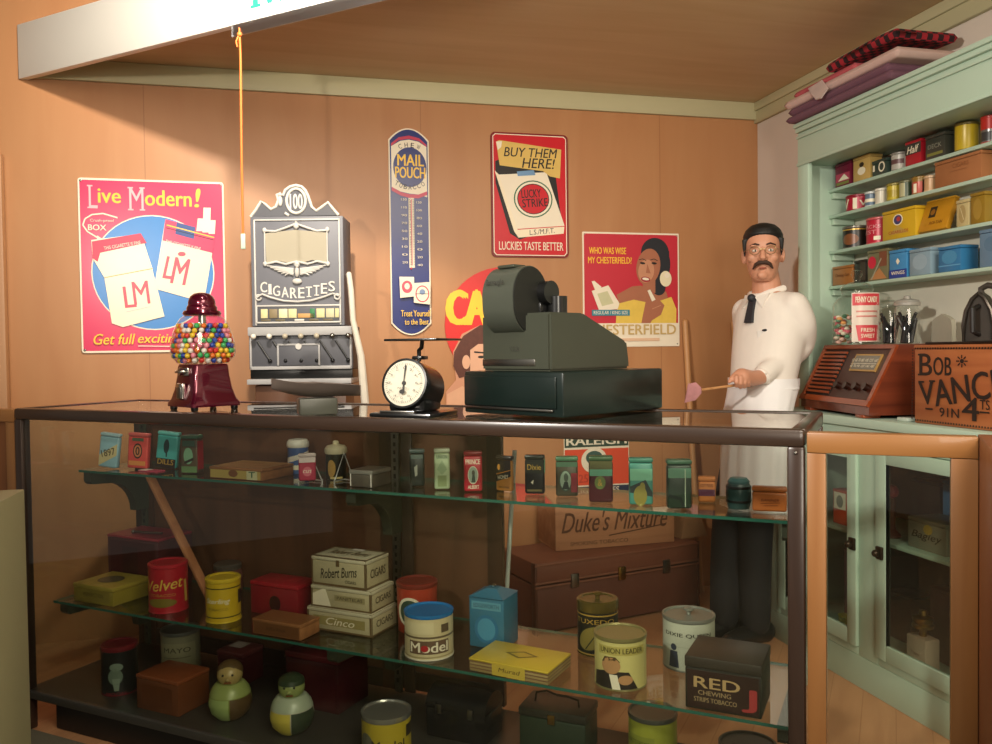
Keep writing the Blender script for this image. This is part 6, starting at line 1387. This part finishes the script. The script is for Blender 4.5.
tag(m.build('iron_strap'), 'black strap lying along the top edge of the stencilled box', 'strap')
p = Vector((2.04, 2.42, zr)); m = MB(); m.box(-.03, -.02, 0, .03, .03, .012, M_('#b8c4b8'), .002); tag(m.build('small_card', loc=p), 'small pale card on the counter between radio and stencilled box', 'card')

# ---- inside the lower cupboards
def cup(label, cat, name, y0_, y1_, z, h, d, body, art=None, X=2.06): return tin_box(name, label, cat, (X + d / 2, (y0_ + y1_) / 2, z + .0006), RZ, abs(y1_ - y0_), d, h, body, body, .012, art)
ms, fb = .544, .118
def cy(px_, X=2.06): return atX(px_, 550, X).y
cup('red tin with white picture on the shelf behind the left cupboard door', 'tin', 'tobacco_tin', cy(833), cy(847), ms, .135, .05, M_('#b8432a'), lambda A: (A.rect(8, 6, 92, 56, TEXTL), A.ell(50, 34, 24, 18, M_('#7a7a6a')), A.rect(8, 60, 92, 94, M_('#c8482a'))))
cup('maroon box low behind the left cupboard door', 'box', 'storage_box', cy(822), cy(846), fb, .30, .10, M_('#5a1230'), None, 2.16)
cup('small yellow-green packet at the foot of the left cupboard', 'packet', 'tobacco_packet', cy(838), cy(848), fb, .075, .03, M_('#b0a83a'), lambda A: A.rect(20, 40, 90, 70, TEXTL))
cup('grey metal box with decorated front on the right cupboard shelf', 'tin box', 'metal_box', cy(908), cy(946), ms, .105, .13, M_('#8f8a78', .4, .2), lambda A: (A.text('Bagley', 10, 40, 90, 70, TEXTD, .01, .3), A.ell(54, 30, 12, 16, M_('#b89a4a'))))
cup('black box on the right cupboard shelf behind the grey box', 'box', 'storage_box', cy(912, 2.24), cy(940, 2.24), ms, .20, .08, M_('#141312'), None, 2.24)
cup('slim blue bottle-shaped tin on the right cupboard shelf', 'tin', 'tobacco_tin', cy(942, 2.21), cy(950, 2.21), ms, .22, .02, M_('#4a6f96'), None, 2.212)
p = Vector((2.10, cy(892, 2.10), ms + .0006)); g = thing('red_flower', 'red ornament on a dark stem at the left of the right cupboard shelf', 'ornament', p); m = MB(); m.lathe([(.03, 0), (.03, .01), (.012, .03), (.012, .14), (0, .145)], M_('#4a241c'), 20); m.build('stem', g); m = MB(); m.sphere((0, 0, .165), .024, M_('#a83a4a'), 14, 10); m.build('bloom', g)
p = Vector((2.08, cy(923, 2.08), fb + .0006)); g = thing('brass_lamp', 'brass-topped bottle with white label at the foot of the right cupboard', 'bottle', p, RZ)
m = MB(); m.box(-.045, -.03, 0, .045, .03, .125, M_('#c8ae98', .5), .006); A = Art(m, .09, .125, front(.06), (0, 0, 100, 100)); A.text('Tops', 24, 40, 70, 52, M_('#8a5a4a'), .01, .2); m.build('body', g)
m = MB(); m.lathe([(.012, .1255), (.012, .15), (.034, .155), (.036, .165), (.030, .172), (.034, .180), (.034, .190), (.014, .198), (.012, .214), (0, .218)], BRASS, 28); m.build('stopper', g)
cup('dark red bottle-like box behind the brass-topped bottle', 'box', 'storage_box', cy(930, 2.2), cy(952, 2.2), fb, .26, .06, M_('#3a1a1a'), None, 2.2)
p = Vector((2.15, cy(945, 2.15) - .0, fb + .0006))
cup('dull brown crate low at the left of the right cupboard', 'crate', 'storage_crate', cy(890, 2.24), cy(915, 2.24), fb, .18, .10, M_('#3c2c22'), None, 2.22)

# ---- folded shirts on top of the hutch
hz0 = 2.1836
def cloth_stack(label, y0_, y1_, X0, X1, z, th, mt_, sag=.0, wav=.006, seed=0, name='folded_shirt'):
    n, k = 60, 30; vs = []; fs = []; rs = random.Random(seed); ph = [rs.uniform(0, 6) for _ in range(4)]
    for top in (1, 0):
        for i in range(n + 1):
            for j in range(k + 1):
                s_, t_ = i / n, j / k; y = y0_ + (y1_ - y0_) * s_; x = X0 + (X1 - X0) * t_
                ed = min(1, min(s_, 1 - s_) * 30, min(t_, 1 - t_) * 14); rd = math.sqrt(max(0, 1 - (1 - ed) ** 2))
                w = wav * math.sin(9 * s_ + ph[0]) * math.sin(5 * t_ + ph[1])
                h_ = z + th / 2 + (th / 2 * rd + w * .5 if top else -th / 2 * rd) + sag * math.sin(PI * s_)
                vs.append((x, y, h_))
    N = (n + 1) * (k + 1)
    for i in range(n):
        for j in range(k):
            q = i * (k + 1) + j; fs += [(q, q + 1, q + k + 2, q + k + 1), (N + q, N + q + k + 1, N + q + k + 2, N + q + 1)]
    per = [(i, 0) for i in range(n)] + [(n, j) for j in range(k)] + [(i, k) for i in range(n, 0, -1)] + [(0, j) for j in range(k, 0, -1)]
    ids = [i * (k + 1) + j for i, j in per]
    for a, b in zip(ids, ids[1:] + ids[:1]): fs.append((b, a, N + a, N + b))
    m = MB(); m.add(vs, fs, mt_); o = m.build(name, smooth=50)
    b = bmesh.new(); b.from_mesh(o.data); bmesh.ops.recalc_face_normals(b, faces=b.faces[:]); b.to_mesh(o.data); b.free()
    return tag(o, label, 'shirt')
MAU = mat('#6f4a58', .85, 0, .12, 24); PALE = mat('#c8aaa0', .85, 0, .08, 24); ROSE = mat('#b8545a', .85, 0, .1, 24)
PLAID = bpy.data.materials.new('red_black_plaid'); PLAID.use_nodes = True; nt = PLAID.node_tree; b_ = nt.nodes['Principled BSDF']; b_.inputs['Roughness'].default_value = .9
tc = nt.nodes.new('ShaderNodeTexCoord'); ck = nt.nodes.new('ShaderNodeTexChecker'); ck.inputs['Scale'].default_value = 44; ck.inputs[1].default_value = (*lin('#9a1c28'), 1); ck.inputs[2].default_value = (*lin('#2a0f14'), 1); nt.links.new(tc.outputs['Object'], ck.inputs[0]); nt.links.new(ck.outputs[0], b_.inputs[0])
ys0, ys1 = 3.19, 2.53
cloth_stack('mauve folded shirt, lowest of the pile on top of the green hutch', ys0, ys1 + .02, 2.065, 2.33, hz0, .030, MAU, 0, .0, 1)
cloth_stack('mauve folded shirt second from the bottom of the pile on the hutch', ys0 - .01, ys1 + .04, 2.07, 2.33, hz0 + .0305, .032, MAU, .0, .0, 2)
o = cloth_stack('pale pink folded shirt in the middle of the pile on the hutch', ys0 + .01, ys1 - .02, 2.062, 2.33, hz0 + .063, .036, PALE, .0, .0, 3)
m = MB(); m.add([(2.058, 3.02, hz0 + .10), (2.056, 2.93, hz0 + .105), (2.050, 2.88, hz0 + .06), (2.046, 2.92, hz0 + .035), (2.05, 2.96, hz0 + .04), (2.060, 3.02, hz0 + .104), (2.060, 2.93, hz0 + .109), (2.054, 2.88, hz0 + .06), (2.050, 2.92, hz0 + .031), (2.054, 2.96, hz0 + .038)], [(0, 1, 2, 3, 4), (9, 8, 7, 6, 5), (0, 5, 6, 1), (1, 6, 7, 2), (2, 7, 8, 3), (3, 8, 9, 4), (4, 9, 5, 0)], mat('#b8a49c', .8)); m.build('collar', o)
cloth_stack('rose red folded shirt above the pale pink one on the hutch', ys0 - .03, ys1 + .24, 2.085, 2.33, hz0 + .0995, .030, ROSE, .0, .0, 4)
cloth_stack('red and black plaid folded shirt, topmost of the pile on the hutch', ys0 - .27, ys1 - .0, 2.070, 2.33, hz0 + .131, .036, PLAID, .008, .003, 5)
